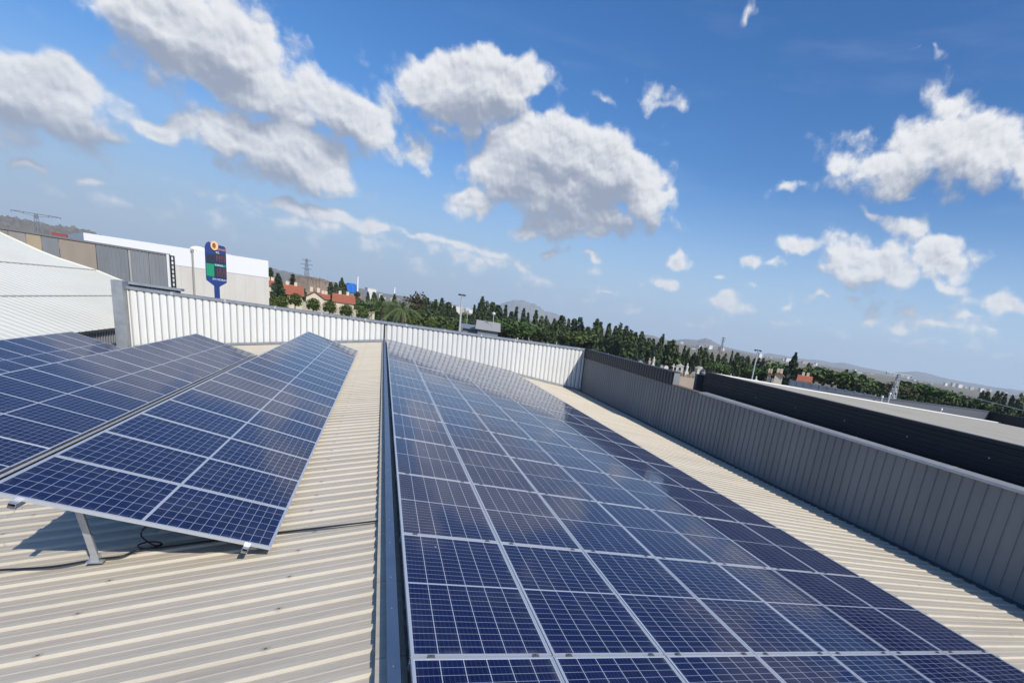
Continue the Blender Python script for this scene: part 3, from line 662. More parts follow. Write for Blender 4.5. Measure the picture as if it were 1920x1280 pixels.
# white hall behind it
WY = 92.0
def wx(u, v): q = PYp(u, v, WY); return q.x, q.z
wb = empty('white_hall', (-16, WY, GZ)); tag(wb, 'big flat-roofed hall, white above and bare concrete below, behind the price totem', 'building')
tl, tm, tr_ = wx(156, 436), wx(345, 465), wx(503, 489)
bl, br = wx(330, 497), wx(503, 521)
lower = lambda x: bl[1]+(x-bl[0])*(br[1]-bl[1])/(br[0]-bl[0]); upper = lambda x: tl[1]+(x-tl[0])*(tr_[1]-tl[1])/(tr_[0]-tl[0])
mb = MB(); mb.poly([(tl[0], WY, lower(tl[0])), (tr_[0], WY, lower(tr_[0])), (tr_[0], WY, upper(tr_[0])), (tl[0], WY, upper(tl[0]))]); bk = PYp(118, 440, WY+22); XBk = tr_[0]-8
mb.poly([(tr_[0], WY, lower(tr_[0])), (XBk, WY+30, lower(tr_[0])), (XBk, WY+30, upper(tr_[0])), (tr_[0], WY, upper(tr_[0]))])
mb.poly([(bk.x, WY+22, lower(tl[0])), (tl[0], WY, lower(tl[0])), (tl[0], WY, upper(tl[0])), (bk.x, WY+22, bk.z)])
mb.poly([(tl[0], WY, upper(tl[0])), (tr_[0], WY, upper(tr_[0])), (XBk, WY+30, upper(tr_[0])), (bk.x, WY+22, bk.z)])
M_wp = mat('bright_white_paint', (.86, .86, .86), .55)
part_at(wb, mb.obj('upper_wall', M_wp))
mb = MB(); prw = []; x_ = tl[0]
while x_ < tr_[0]-.1:
    x2 = min(x_+1.2, tr_[0]); mb.poly([(x_, WY+.05, GZ), (x2-.03, WY+.05, GZ), (x2-.03, WY+.05, lower(x2)), (x_, WY+.05, lower(x_))]); mb.box(x2-.03, x2, WY+.07, WY+.1, GZ, lower(x2)); x_ = x2
mb.poly([(tr_[0]-.04, WY+.05, GZ), (XBk-.04, WY+30, GZ), (XBk-.04, WY+30, lower(tr_[0])), (tr_[0]-.04, WY+.05, lower(tr_[0]))])
part_at(wb, mb.obj('concrete_wall', mat('pale_precast', (.70, .67, .60), .85, noise=(.6, .5, (.60, .56, .50), (1, 1, .35)))))
dpx = wx(361, 470)[0]; mb = MB(); mb.tube([(dpx, WY-.12, GZ), (dpx, WY-.12, upper(dpx)-.3)], .11, 8); mb.box(dpx-.15, dpx+.15, WY-.25, WY-.01, upper(dpx)-.3, upper(dpx)+.05); part_at(wb, mb.obj('downpipe', mat('pipe_grey', (.35, .35, .33), .6)))
q1, q2 = wx(355, 467), wx(386, 470); mb = MB(); cxm = (q1[0]+q2[0])/2; wv_ = (q2[0]-q1[0])/2
mb.extrude([(cxm+wv_*math.cos(t), WY+.3, upper(cxm)+.02+.5*math.sin(t)) for t in [k*math.pi/8 for k in range(9)]], (0, 20, 0), closed=True); part_at(wb, mb.obj('barrel_roof_light', M_wp))

# --------- right-hand neighbour: dark ribbed wall, flat roof, far parapet
BX, BY1, BY0 = 12.55, 18.8, 2.0
rb = empty('dark_hall', (24, 12, GZ)); tag(rb, 'neighbouring hall with long black ribbed side wall and flat grey roof', 'building')
def bw_top(y): return 1.53+(1.40-1.53)*(y-6.23)/(18.79-6.23)
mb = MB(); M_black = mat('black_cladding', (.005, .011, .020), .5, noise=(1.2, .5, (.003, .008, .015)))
zz = GZ; pr = [(GZ, 0)]; z_ = -1.0
while z_ < 1.38: pr += [(z_, 0), (z_+.02, .03), (z_+.06, .03), (z_+.08, 0)]; z_ += .125
pr = [q for q in pr if q[0] < 1.38]+[(1.39, 0)]
for (za, ha), (zb2, hb) in zip(pr, pr[1:]): mb.poly([(BX-ha, BY0, za), (BX-ha, BY1, za), (BX-hb, BY1, zb2), (BX-hb, BY0, zb2)])
mb.box(BX+.01, BX+.15, BY0, BY1, GZ, 1.385)
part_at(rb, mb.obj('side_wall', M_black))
mb = MB(); mb.box(BX-.04, BX+.2, BY0-.02, BY1+.03, 1.392, 1.42); part_at(rb, mb.obj('coping', M_black))
for k in range(5):
    y = 6.8+k*2.1; mb = MB(); mb.tube([(BX-.042, y, 1.0-.02*k), (BX-.03, y, 1.0-.02*k)], .02, 8); part_at(rb, mb.obj('bolt', M_cap))
rz_ = lambda x: 1.36-.034*(x-12.7)
M_grav = mat('pale_roof_membrane', (.52, .47, .37), .95, spec=.1, noise=(.5, .6, (.43, .39, .31)), bump=(30, .4, .01))
mb = MB(); mb.poly([(BX+.15, BY0-20, rz_(BX)), (34.8, BY0-20, rz_(34.8)), (34.8, BY1, rz_(34.8)), (BX+.15, BY1, rz_(BX))]); mb.poly([(BX+.15, BY1+.1, rz_(BX)-.03), (34.8, BY1+.1, rz_(34.8)-.03), (34.8, BY1+.85, rz_(34.8)-.03), (BX+.15, BY1+.85, rz_(BX)-.03)]); part_at(rb, mb.obj('roof', M_grav))
mb = MB(); mb.extrude([(BX+.15, BY1, rz_(BX)-.05), (BX+.15, BY1, rz_(BX)+.045), (BX+.15, BY1+.10, rz_(BX)+.045), (BX+.15, BY1+.10, rz_(BX)-.05)], (34.7-BX, 0, rz_(34.85)-rz_(BX)), closed=True); part_at(rb, mb.obj('verge_trim', mat('bright_metal_trim', (.85, .84, .80), .4)))
mb = MB(); mb.box(BX+.15, 34.8, BY1+.85, BY1+1.0, GZ, 1.18); mb.box(BX+.15, 34.8, BY1+.80, BY1+1.05, 1.182, 1.21); part_at(rb, mb.obj('far_parapet', mat('slate_parapet', (.11, .12, .14), .5)))
mb = MB(); mb.box(34.82, 35.0, BY0-20, BY1+1.0, GZ, 1.17); mb.box(34.76, 35.06, BY0-20, BY1+1.05, 1.172, 1.20); part_at(rb, mb.obj('far_parapet', M_black))  # same parapet turned away from the sun; shade put into the black colour
# vent stubs on it
for u_, v_, h_ in ((1665, 752, .55), (1652, 752, .30), (1766, 764, .2)):
    q = PYp(u_, v_, BY1+.5); mb = MB(); z0_ = rz_(q.x)-.03; mb.tube([(q.x, q.y, z0_), (q.x, q.y, z0_+h_)], .05, 10); mb.tube([(q.x, q.y, z0_+h_), (q.x, q.y, z0_+h_+.09)], [.09, .06], 10)
    o = mb.obj('vent_pipe', M_cap2); tag(o, {1665: 'tall capped vent pipe by the far parapet of the dark hall', 1652: 'short vent pipe left of the tall one on the flat roof', 1766: 'stubby vent pipe farther right along the dark hall parapet'}[u_], 'vent pipe')
# sandy wall in the gap between the two parapets
q = PD(1275, 705, 60); q2 = PD(1330, 716, 60)
mb = MB(); d = (q2-q); mb.bar((q.x-d.x, q.y-d.y, (GZ-1+q.z)/2), (q2.x+d.x, q2.y+d.y, (GZ-1+q.z)/2), .25, q.z-GZ+1)
o = mb.obj('yard_wall', mat('pink_sand_render', (.60, .48, .38), .8, noise=(.9, .4, (.5, .4, .3)))); tag(o, 'low pinkish yard wall seen in the gap between the two dark parapets', 'wall')

# ================================================================== PRICE TOTEM
SD = 52.0
q0, q1 = PD(386, 500, SD), PD(424, 506, SD+.5)
a0 = PD(385.5, 458, SD); sx = (PD(425, 506, SD)-PD(386, 500, SD)); sx.z = 0; SWd = sx.length; ang = math.atan2(sx.y, sx.x)+rad(4)
zT = PD(386, 452, SD).z; zR = PD(424, 463, SD).z; zBo = PD(404, 529, SD).z; zSide = PD(388, 525, SD).z
tot = empty('price_totem', (PD(405, 500, SD).x, PD(405, 500, SD).y, GZ), ang); tag(tot, 'blue fuel price totem with orange ring emblem above the white parapet', 'sign')
zl = lambda z: z-GZ
hw = SWd/2; H1, H0 = zl(zT)-.05, zl(zSide); Hr = zl(zR)+.0
M_sb = mat('totem_blue', (.012, .04, .20), .4); M_sd = mat('totem_dark', (.018, .028, .05), .35); M_sg = mat('totem_green', (.0, .28, .13), .45)
M_so = mat('totem_orange', (.80, .36, .10), .45); M_sw = mat('totem_white', (.75, .78, .82), .5)
out = [(-hw*.30, H0-.34), (hw*.30, H0-.34), (hw*.97, H0), (hw, H0+.1), (hw, Hr-.12), (hw*.85, Hr)]
out += [(hw*.12, Hr+.04), (-hw*.12, H1-.30)]
out += [(-hw*.42, H1-.04), (-hw*.60, H1+.06), (-hw*.85, H1-.08), (-hw, H1-.35), (-hw, H0+.1), (-hw*.97, H0)]
mb = MB(); mb.extrude([(x, -.16, z) for x, z in out], (0, .32, 0), closed=True); mb.obj('totem_board', M_sb, tot)
mb = MB(); mb.box(-hw*.26, hw*.26, -.13, .13, 0, H0-.34); mb.obj('post', M_sb, tot)
def plate(name, x0, x1, z0, z1, m, d=.0): mb = MB(); mb.box(x0, x1, -.185-d, -.161, z0, z1); return mb.obj(name, m, tot)
Ht = H1-H0
pz = lambda f: H0+f*Ht
plate('display', -hw*.18, hw*.92, pz(.50), pz(.735), M_sd); plate('display', -hw*.18, hw*.92, pz(.11), pz(.40), M_sd)
plate('product_panel', -hw*.95, -hw*.22, pz(.46), pz(.70), M_sd); plate('product_panel', -hw*.95, -hw*.22, pz(.12), pz(.45), M_sg)
plate('header_strip', -hw*.2, hw*.92, pz(.41), pz(.46), M_sg)
def emit(name, c, s):
    m = bpy.data.materials.new(name); m.use_nodes = True; b = m.node_tree.nodes['Principled BSDF']; b.inputs['Base Color'].default_value = (c[0]*.3, c[1]*.3, c[2]*.3, 1); b.inputs['Emission Color'].default_value = (*c, 1); b.inputs['Emission Strength'].default_value = s; return m
M_led = emit('dim_red_led', (.45, .10, .14), .35)
SEG = {'1': 'bc', '4': 'fgbc', '7': 'abc', '9': 'abcdfg', '5': 'afgcd', '3': 'abgcd', '6': 'afgcde', '.': ''}
def digit(ch, x, z, w_, h_):
    mb = MB(); t = w_*.16; y0, y1 = -.20, -.186; seg = SEG[ch]
    if 'a' in seg: mb.box(x+t, x+w_-t, y0, y1, z+h_-t, z+h_)
    if 'g' in seg: mb.box(x+t, x+w_-t, y0, y1, z+h_/2-t/2, z+h_/2+t/2)
    if 'd' in seg: mb.box(x+t, x+w_-t, y0, y1, z, z+t)
    if 'f' in seg: mb.box(x, x+t, y0, y1, z+h_/2, z+h_)
    if 'b' in seg: mb.box(x+w_-t, x+w_, y0, y1, z+h_/2, z+h_)
    if 'e' in seg: mb.box(x, x+t, y0, y1, z, z+h_/2)
    if 'c' in seg: mb.box(x+w_-t, x+w_, y0, y1, z, z+h_/2)
    return mb.obj('led_digit', M_led, tot)
for (txt, f0, f1) in (('1499', .53, .70), ('1359', .15, .36)):
    for k, ch in enumerate(txt): digit(ch, -hw*.10+k*hw*.25, pz(f0), hw*.19, (f1-f0)*Ht)
def text(name, s, x, z, size, m):
    cu = bpy.data.curves.new(name, 'FONT'); cu.body = s; cu.size = size; cu.extrude = .008; cu.align_x = 'CENTER'; cu.align_y = 'CENTER'
    cu.materials.append(m); o0 = bpy.data.objects.new('tmp', cu); COL.objects.link(o0); dg = bpy.context.evaluated_depsgraph_get()
    me = bpy.data.meshes.new_from_object(o0.evaluated_get(dg)); bpy.data.objects.remove(o0)
    o = link(name, me, m, tot); o.location = (x, -.20, z); o.rotation_euler = (rad(90), 0, 0); return o
text('lettering', 'plenoil', hw*.42, pz(.865), .30, M_so); text('lettering', 'DIESEL', hw*.30, pz(.435), .17, M_sw); text('lettering', '95', hw*.18, pz(.765), .22, M_sw); text('lettering', '24 HORAS', hw*.30, pz(.055), .20, M_sw)
# ring emblem: a crescent that swells to one side
mb = MB(); n = 28; cx_, cz_ = -hw*.10, pz(.935); ro = hw*.42
pin, pout = [], []
for k in range(n+1):
    t = 2*math.pi*k/n+.6; pout.append((cx_+ro*.86*math.cos(t), cz_+ro*1.25*math.sin(t))); pin.append((cx_-.02+ro*.40*math.cos(t), cz_-.02+ro*.78*math.sin(t)))
for k in range(n):
    mb.extrude([(pout[k][0], -.26, pout[k][1]), (pout[k+1][0], -.26, pout[k+1][1]), (pin[k+1][0], -.26, pin[k+1][1]), (pin[k][0], -.26, pin[k][1])], (0, .09, 0), closed=True)
ring = mb.obj('ring_emblem', mat('emblem_pale_orange', (.85, .55, .28), .45), tot)
mb = MB(); mb.poly([(x, -.18, z) for x, z in pin[:-1]]); mb.obj('ring_centre', mat('emblem_rust', (.30, .09, .01), .5), tot)

# ================================================================== VEGETATION
rg = random.Random(11)
M_cyp = leaf_mat('cypress_foliage', (.050, .072, .026), (.105, .135, .052)); M_cyp2 = leaf_mat('dark_conifer_foliage', (.038, .062, .030), (.080, .110, .050))
M_round = leaf_mat('broad_green_foliage', (.045, .085, .018), (.10, .16, .040)); M_pine = leaf_mat('pine_foliage', (.055, .085, .022), (.11, .15, .045)); M_redt = leaf_mat('reddish_foliage', (.10, .055, .030), (.07, .08, .03))
M_palm = leaf_mat('palm_foliage', (.09, .13, .04), (.20, .24, .10)); M_bark = mat('bark', (.13, .10, .07), .9)
def leaf(mb, c, s, rg, stretch=1.0):
    a = Vector((rg.gauss(0, 1), rg.gauss(0, 1), rg.gauss(0, 1))).normalized(); b = a.orthogonal().normalized(); n_ = a.cross(b)
    b = b*s*rg.uniform(.6, 1.2); n_ = n_*s*rg.uniform(.5, 1.0); n_.z *= stretch; b.z *= stretch
    mb.poly([c-b, c-n_*.8, c+b, c+n_])
def cypress_mesh(seed, wid, n=520, lobes=1, prof_=None):
    r = random.Random(seed); mb = MB(); prof_ = prof_ or (lambda t: (min(t/.12, 1)**.6)*(1-t)**.42*1.05)
    ph = [r.uniform(0, 6.28) for _ in range(4)]
    tips = [(0, 0, 1.0)]+[(r.uniform(-.5, .5)*wid, r.uniform(-.5, .5)*wid, r.uniform(.78, .95)) for _ in range(lobes)]
    for k in range(n):
        ox, oy, h = tips[r.randrange(len(tips))] if lobes else tips[0]
        t = r.random()**.85*.97+.02; a = r.uniform(0, 6.283); R = prof_(t)*wid*(.78+.22*math.sin(a*3+ph[0]+t*9)+.12*math.sin(a*5+ph[1]-t*17))
        rr_ = R*(r.random()**.35)
        c = Vector((ox*(1-.2*t)+rr_*math.cos(a), oy*(1-.2*t)+rr_*math.sin(a), .06+t*h*.94)); leaf(mb, c, .034+.024*(1-t), r, 1.5)
    return mb.mesh('crown', [])
def round_mesh(seed, n=800, flat=.8):
    r = random.Random(seed); mb = MB(); lobes = [(Vector((r.uniform(-.26, .26), r.uniform(-.26, .26), .62+r.uniform(-.18, .18)*flat)), r.uniform(.16, .30)) for _ in range(11)]
    for k in range(n):
        c, R = lobes[r.randrange(len(lobes))]; d = Vector((r.gauss(0, 1), r.gauss(0, 1), r.gauss(0, 1))).normalized()
        q = c+d*R*(r.random()**.3); q.z = .62+(q.z-.62)*flat+(.0); leaf(mb, q, .055, r)
    return mb.mesh('crown', [])
def trunk_mesh(r0_, h, limbs=0, seed=0):
    r = random.Random(seed); mb = MB(); mb.tube([(0, 0, 0), (.01, 0, h*.5), (0, .01, h)], [r0_, r0_*.75, r0_*.45], 7)
    for k in range(limbs):
        a = 6.28*k/limbs+r.uniform(0, .6); e = Vector((.25*math.cos(a), .25*math.sin(a), h+.2)); mb.tube([(0, 0, h*.7), e*.5+Vector((0, 0, h*.45)), e], [r0_*.5, r0_*.35, r0_*.15], 5)
    return mb.mesh('trunk', [M_bark])
def mk(me, m): me.materials.append(m); return me
CYP = [mk(cypress_mesh(20+i, .105+.012*i, 560, i % 3), M_cyp if i % 2 else M_cyp2) for i in range(9)]
SLIM = [mk(cypress_mesh(40+i, .06, 380, 0), M_cyp2) for i in range(2)]
CONI = [mk(cypress_mesh(60+i, .20, 900, 1, lambda t: (1-t)**.85*1.05*(1+.25*math.sin(t*38))), M_cyp2) for i in range(3)]
RND = [mk(round_mesh(80+i, 900), M_round) for i in range(3)]; PIN = [mk(round_mesh(90+i, 1000, .55), M_pine) for i in range(3)]; RED = [mk(round_mesh(97, 800, .9), M_redt)]
TRN = trunk_mesh(.012, .6); TRR = trunk_mesh(.028, .45, 5, 3)
KINDS = {'cyp': (CYP, TRN, 'cypress_tree'), 'slim': (SLIM, TRN, 'cypress_tree'), 'con': (CONI, TRN, 'conifer_tree'), 'rnd': (RND, TRR, 'broadleaf_tree'), 'pin': (PIN, TRR, 'pine_tree'), 'red': (RED, TRR, 'broadleaf_tree')}
def tree(kind, u, v, D, label, group, wide=1.0):
    ms, tr, nm = KINDS[kind]; top = PD(u, v, D); H = top.z-GZ
    e = empty(nm, (top.x, top.y, GZ), rg.uniform(0, 6.28)); tag(e, label, 'tree', group)
    cr = link('crown', ms[rg.randrange(len(ms))], None, e); cr.scale = (H*wide, H*wide, H)
    t_ = link('trunk', tr, None, e); t_.scale = (H*.9, H*.9, H)
    return e
G_SK = 'cypresses standing against the sky over the cemetery'
SKY_T = [(507,503,'slim',165),(549,515,'slim',190),(569,540,'cyp',170),(620,530,'cyp',210),(630,529,'con',205),(670,545,'cyp',200),(690,548,'cyp',195),(702,547,'cyp',190),(716,553,'cyp',200),(740,551,'con',190),
 (802,558,'cyp',185),(817,562,'cyp',190),(829,558,'cyp',180),(842,567,'cyp',185),(852,572,'cyp',200),(890,571,'slim',180),(905,557,'con',190),(914,565,'cyp',200),(925,567,'cyp',185),(935,571,'cyp',190),(949,573,'slim',185),(969,575,'slim',190),(960,583,'cyp',185),(983,579,'cyp',180),(991,585,'slim',185),
 (1006,582,'cyp',185),(1016,592,'cyp',190),(1025,591,'cyp',190),(1040,597,'cyp',180),(1054,592,'cyp',185),(1067,597,'slim',175),(1078,598,'cyp',185),(1088,595,'cyp',180),(1104,612,'cyp',170),(1120,598,'cyp',165),(1126,604,'cyp',175),(1143,607,'cyp',165),(1155,611,'cyp',175),(1165,606,'cyp',165),(1175,610,'cyp',170),(1184,618,'cyp',160),(1192,622,'cyp',170),
 (1205,621,'cyp',165),(1210,636,'slim',170),(1218,633,'cyp',165),(1226,634,'cyp',170),(1244,626,'cyp',165),(1237,640,'cyp',160),(1255,638,'cyp',165),(1263,637,'cyp',160),(1285,648,'slim',165),(1292,652,'cyp',170),(1303,660,'cyp',165),(1315,648,'cyp',160),(1324,652,'cyp',165),(1336,660,'cyp',170),(1348,664,'cyp',170),(1361,661,'cyp',165),(1374,658,'slim',170),(1384,660,'cyp',165),(1393,668,'cyp',170),(1403,667,'cyp',165),(1416,672,'cyp',170),(1424,670,'cyp',170),(1432,671,'cyp',165)]
SKY_T.sort()
for i, (u, v, k, D) in enumerate(SKY_T):
    adj = {'cyp': 'dark pointed cypress', 'slim': 'very slim dark cypress', 'con': 'broad dark conifer'}[k]
    tree(k, u, v+rg.uniform(-.5, 1.5), D, '%s, %s from the left of the tall trees along the cemetery skyline' % (adj, ordw(i+1)), G_SK, rg.uniform(.95, 1.75))
for (u, v, k, D, wd, lab) in [(521,513,'con',150,1.3,'bushy green conifer beside the corner of the white hall'),(641,521,'con',175,1.1,'tall dark conifer just left of the blue tank'),
 (785,546,'red',210,1.0,'round reddish-brown tree rising behind the palms'),(1454,674,'rnd',165,1.6,'round dark tree left of the tall spruce-like conifer'),(1473,679,'rnd',160,1.5,'low round tree touching the left side of the tall conifer'),
 (1493,661,'con',150,1.3,'tallest dark conifer, above the left end of the long grey fence'),(1518,681,'cyp',165,1.2,'short cypress right of the tall dark conifer'),(1533,684,'rnd',170,1.3,'small round dark tree above the red-roofed hut'),
 (1553,679,'pin',150,1.9,'big bright green spreading tree above the middle of the long grey fence'),(1570,683,'pin',155,1.5,'bright green tree joined to the right of the big spreading tree'),(1588,693,'cyp',150,1.3,'broad cypress above the right half of the long grey fence'),
 (1603,694,'cyp',160,1.2,'dark cypress right of the broad one above the fence'),(1618,698,'rnd',150,1.5,'round green tree above the right end of the long grey fence'),(1636,700,'pin',150,1.5,'yellow-green tree left of the steel pylon'),
 (1655,703,'pin',145,1.6,'yellow-green bushy tree just left of the steel pylon'),(1690,716,'red',140,1.4,'reddish dead-leaved tree behind the steel pylon'),(1712,712,'rnd',150,1.5,'dark round tree right of the steel pylon'),
 (1735,708,'pin',160,2.2,'large umbrella-shaped pine right of the steel pylon'),(1757,717,'pin',165,1.8,'spreading pine touching the umbrella-shaped pine'),(1784,727,'rnd',150,1.5,'low green tree below the wire, right of the pines'),
 (1799,730,'pin',160,1.5,'spreading tree under the middle of the wire'),(1828,735,'pin',170,1.5,'flat-topped tree under the wire near the right edge'),(940,592,'rnd',165,2.0,'bright green broad tree right of the grey sheds'),(958,600,'rnd',160,1.8,'bright green bushy tree farther right behind the white parapet'),(926,600,'rnd',168,1.5,'green tree close behind the roof of the grey shed')]:
    tree(k, u, v, D, lab, 'single trees beyond the parapets', wd)
# slimmer trees of the distant stand at the right edge
for i, (u, v) in enumerate([(1844,732),(1854,734),(1872,733),(1879,735),(1887,738),(1900,741),(1917,737)]):
    tree('cyp', u, v, 210, 'dark narrow tree, %s from the left of the small stand near the right edge' % ordw(i+1), 'narrow trees near the right edge', 1.3)
# dense lower ranks that fill the grove
def vtop(u):
    pts_ = [(505, 528), (600, 548), (700, 560), (800, 572), (900, 585), (1000, 598), (1100, 612), (1200, 634), (1300, 662), (1400, 676), (1500, 692), (1600, 704), (1700, 722), (1800, 742), (1930, 762)]
    for (a, va), (b, vb) in zip(pts_, pts_[1:]):
        if a <= u <= b: return va+(vb-va)*(u-a)/(b-a)
    return 560
n_f = 0
for i in range(95):
    u = 650+i*8.4+rg.uniform(-4, 4)
    if 520 < u < 660 and rg.random() < .6: continue
    if 1278 < u < 1330: dd = rg.uniform(170, 200)
    else: dd = rg.uniform(150, 215)
    k = rg.choice(['cyp', 'cyp', 'con', 'rnd', 'pin']) if u < 1460 else rg.choice(['cyp', 'rnd', 'rnd', 'pin'])
    n_f += 1
    hi = {'cyp': 'dark cypress', 'con': 'wide shaggy conifer', 'rnd': 'leafy round tree', 'pin': 'light green spreading tree'}[k]
    tree(k, u, vtop(u)+rg.uniform(-3, 7)+(4 if k == 'rnd' else 0), dd, '%s, %s from the left in the lower ranks of the tree belt' % (hi, ordw(n_f)), 'lower ranks of the tree belt', rg.uniform(1.1, 2.0) if k == 'cyp' else rg.uniform(1.0, 1.4))
# close row of green cypresses at the right
for i in range(30):
    u = 1590+i*11.6+rg.uniform(-2, 2); v = 722+(u-1640)*.155+rg.uniform(-3, 3)
    tree('cyp', u, v+5, 118+rg.uniform(-3, 3), 'close-planted green cypress, %s from the left of the row behind the dark hall' % ordw(i+1), 'row of cypresses behind the dark hall', 1.6)
# palms
def palm(u, v, D, label, seed):
    r = random.Random(seed); top = PD(u, v, D); H = top.z-GZ-1.2
    e = empty('palm_tree', (top.x, top.y, GZ)); tag(e, label, 'palm tree', 'palms behind the white parapet')
    mb = MB(); mb.tube([(0, 0, 0), (.05, 0, H*.5), (0, 0, H-.5), (0, 0, H)], [.28, .22, .24, .35], 9); mb.obj('trunk', M_bark, e)
    mb = MB()
    for k in range(46):
        a = r.uniform(0, 6.283); el_ = r.uniform(-.35, 1.25); L = r.uniform(2.6, 3.7); d = Vector((math.cos(a), math.sin(a), 0)); P0 = Vector((0, 0, H)); prev = P0; sd = Vector((-d.y, d.x, 0))
        for s_ in range(9):
            t = (s_+1)/9; q = P0+d*(L*t*math.cos(el_*(1-.2*t)))+Vector((0, 0, L*(math.sin(el_)*t-.62*t*t))); w_ = .34*(math.sin(math.pi*min(t+.12, 1)))+.05
            for sg in (-1, 1):
                for f_ in (0, .5):
                    b0 = prev.lerp(q, f_); b1 = prev.lerp(q, f_+.28); tip = b0+sd*sg*w_+(q-prev)*.9+Vector((0, 0, -.20)); mb.poly([b0, b1, tip])
            mb.poly([prev-sd*.02, prev+sd*.02, q+sd*.015, q-sd*.015]); prev = q
    mb.obj('fronds', M_palm, e)
palm(716, 562, 92, 'feathery palm, left of the pair rising behind the white parapet', 5); palm(755, 563, 88, 'feathery palm, right of the pair rising behind the white parapet', 6)
# clipped round shrubs and the cemetery wall
shrub = mk(round_mesh(140, 1500, 1.0), leaf_mat('clipped_shrub_foliage', (.055, .085, .015), (.11, .14, .035)))
for i, (u, v) in enumerate([(512,561),(527,556),(553,552),(587,561),(618,566),(649,573),(680,579),(772,595),(808,600),(842,608)]):
    D = 118; t_ = PD(u, v, D); s_ = 2.9; 
    e = empty('clipped_shrub', (t_.x, t_.y, GZ)); tag(e, 'rounded clipped shrub, %s from the left along the cream cemetery wall' % ordw(i+1), 'shrub', 'clipped shrubs along the cemetery wall')
    H = t_.z-GZ; c = link('crown', shrub, None, e); c.scale = (s_*.95, s_*.95, s_*1.0); c.location = (0, 0, H-s_*.95)
    mb = MB(); mb.tube([(0, 0, 0), (0, 0, H-s_*.6)], .09, 6); mb.obj('trunk', M_bark, e)
M_crm = mat('cream_wall_render', (.70, .63, .48), .8, noise=(.5, .35, (.6, .53, .4))); M_tile = mat('terracotta_tiles', (.42, .13, .065), .75, noise=(.8, .5, (.32, .10, .05)))
def bar_wall(name, ua, va, ub, vb, D, m, label, thick=.25, Db=None):
    a = PD(ua, va, D); b = PD(ub, vb, Db or D); z = (a.z+b.z)/2; mid = (z+GZ)/2
    e = empty(name, (a.x, a.y, GZ)); tag(e, label, 'wall'); n = max(2, int((b-a).length/5))
    mb = MB(); mb.bar((a.x, a.y, mid-.1), (b.x, b.y, mid-.1), thick, z-GZ-.2); part_at(e, mb.obj('wall_body', m))
    mb = MB(); mb.bar((a.x, a.y, z-.07), (b.x, b.y, z-.07), thick+.12, .14); part_at(e, mb.obj('wall_cap', m))
    for k in range(n+1):
        q = a.lerp(b, k/n); mb = MB(); mb.box(q.x-.22, q.x+.22, q.y-.22, q.y+.22, GZ, z+.18); part_at(e, mb.obj('pier', m))
    return e
bar_wall('boundary_wall', 523, 559, 565, 566, 126, M_crm, 'cream cemetery wall left of the gabled chapel'); bar_wall('boundary_wall', 566, 561, 700, 589, 130, M_crm, 'long cream cemetery wall stepping down to the palms', Db=122)
# red-roofed houses of the cemetery
def house(ua, ub, vr, ve, D, ridge_along, label, depth=9, gable=None):
    a = PD(ua, ve, D); b = PD(ub, ve+(ub-ua)*.156, D); zr = PD((ua+ub)/2, vr, D).z; ze = PD(ua, ve, D).z
    dx = Vector((b.x-a.x, b.y-a.y, 0)); L = dx.length; an = math.atan2(dx.y, dx.x)
    e = empty('house', (a.x, a.y, GZ), an); tag(e, label, 'house', 'red-roofed houses by the cemetery'); z1 = ze-GZ; z2 = zr-GZ
    mb = MB(); mb.box(0, L, 0, depth, 0, z1)
    if ridge_along == 'x': mb.poly([(0, 0, z1), (0, depth, z1), (0, depth/2, z2-.15)]); mb.poly([(L, 0, z1), (L, depth/2, z2-.15), (L, depth, z1)])
    else: mb.poly([(0, 0, z1), (L, 0, z1), (L/2, 0, z2-.15)]); mb.poly([(0, depth, z1), (L/2, depth, z2-.15), (L, depth, z1)])
    mb.obj('wall', M_crm, e); mb = MB(); o_ = .4
    if ridge_along == 'x':
        prf = [(-o_, -o_, z1-.12), (-o_, depth/2, z2), (-o_, depth+o_, z1-.12), (-o_, depth/2, z2-.16)]; mb.extrude([prf[0], prf[1], prf[3]], (L+2*o_, 0, 0), closed=True); mb.extrude([prf[1], prf[2], prf[3]], (L+2*o_, 0, 0), closed=True)
    else:
        prf = [(-o_, -o_, z1-.12), (L/2, -o_, z2), (L+o_, -o_, z1-.12), (L/2, -o_, z2-.18)]; mb.extrude([prf[0], prf[1], prf[3]], (0, depth+2*o_, 0), closed=True); mb.extrude([prf[1], prf[2], prf[3]], (0, depth+2*o_, 0), closed=True)
    rf = mb.obj('roof', M_tile, e)
    for k in range(2):
        x = L*(.3+.4*k); mb = MB(); mb.box(x-.3, x+.3, depth/2-.3, depth/2+.3, z2-.3, z2+.7); mb.obj('chimney', M_crm, rf)
    for k in range(max(1, int(L/4))):
        x = 1.2+k*4; mb = MB(); mb.box(x, x+.9, -.03, -.0, z1*.45, z1*.75)
        if x+1 < L: mb.obj('window', mat('window_dark', (.03, .035, .04), .2), e)
    return e
house(497, 517, 525, 533, 150, 'x', 'cream house with brown-red roof at the corner of the white hall'); house(526, 567, 534, 549, 150, 'x', 'long red-roofed house left of the gabled chapel')
house(574, 607, 545, 556, 142, 'y', 'cream chapel with gable end facing us under a red roof', 8); house(601, 616, 551, 559, 152, 'x', 'small red roof attached behind the right of the gabled chapel', 8)
house(626, 663, 552, 564, 145, 'x', 'orange-red roofed open house behind the shrubs, farthest right of the red roofs')
house(1497, 1519, 704, 712, 120, 'x', 'small hut with pink-red roof above the long grey fence', 6); house(1440, 1446, 697, 702, 120, 'y', 'tiny pale yellow shed right of the tall right-hand lamp post', 4); house(1453, 1468, 697, 703, 118, 'y', 'pale yellow gabled hut left of the tall dark conifer', 4)
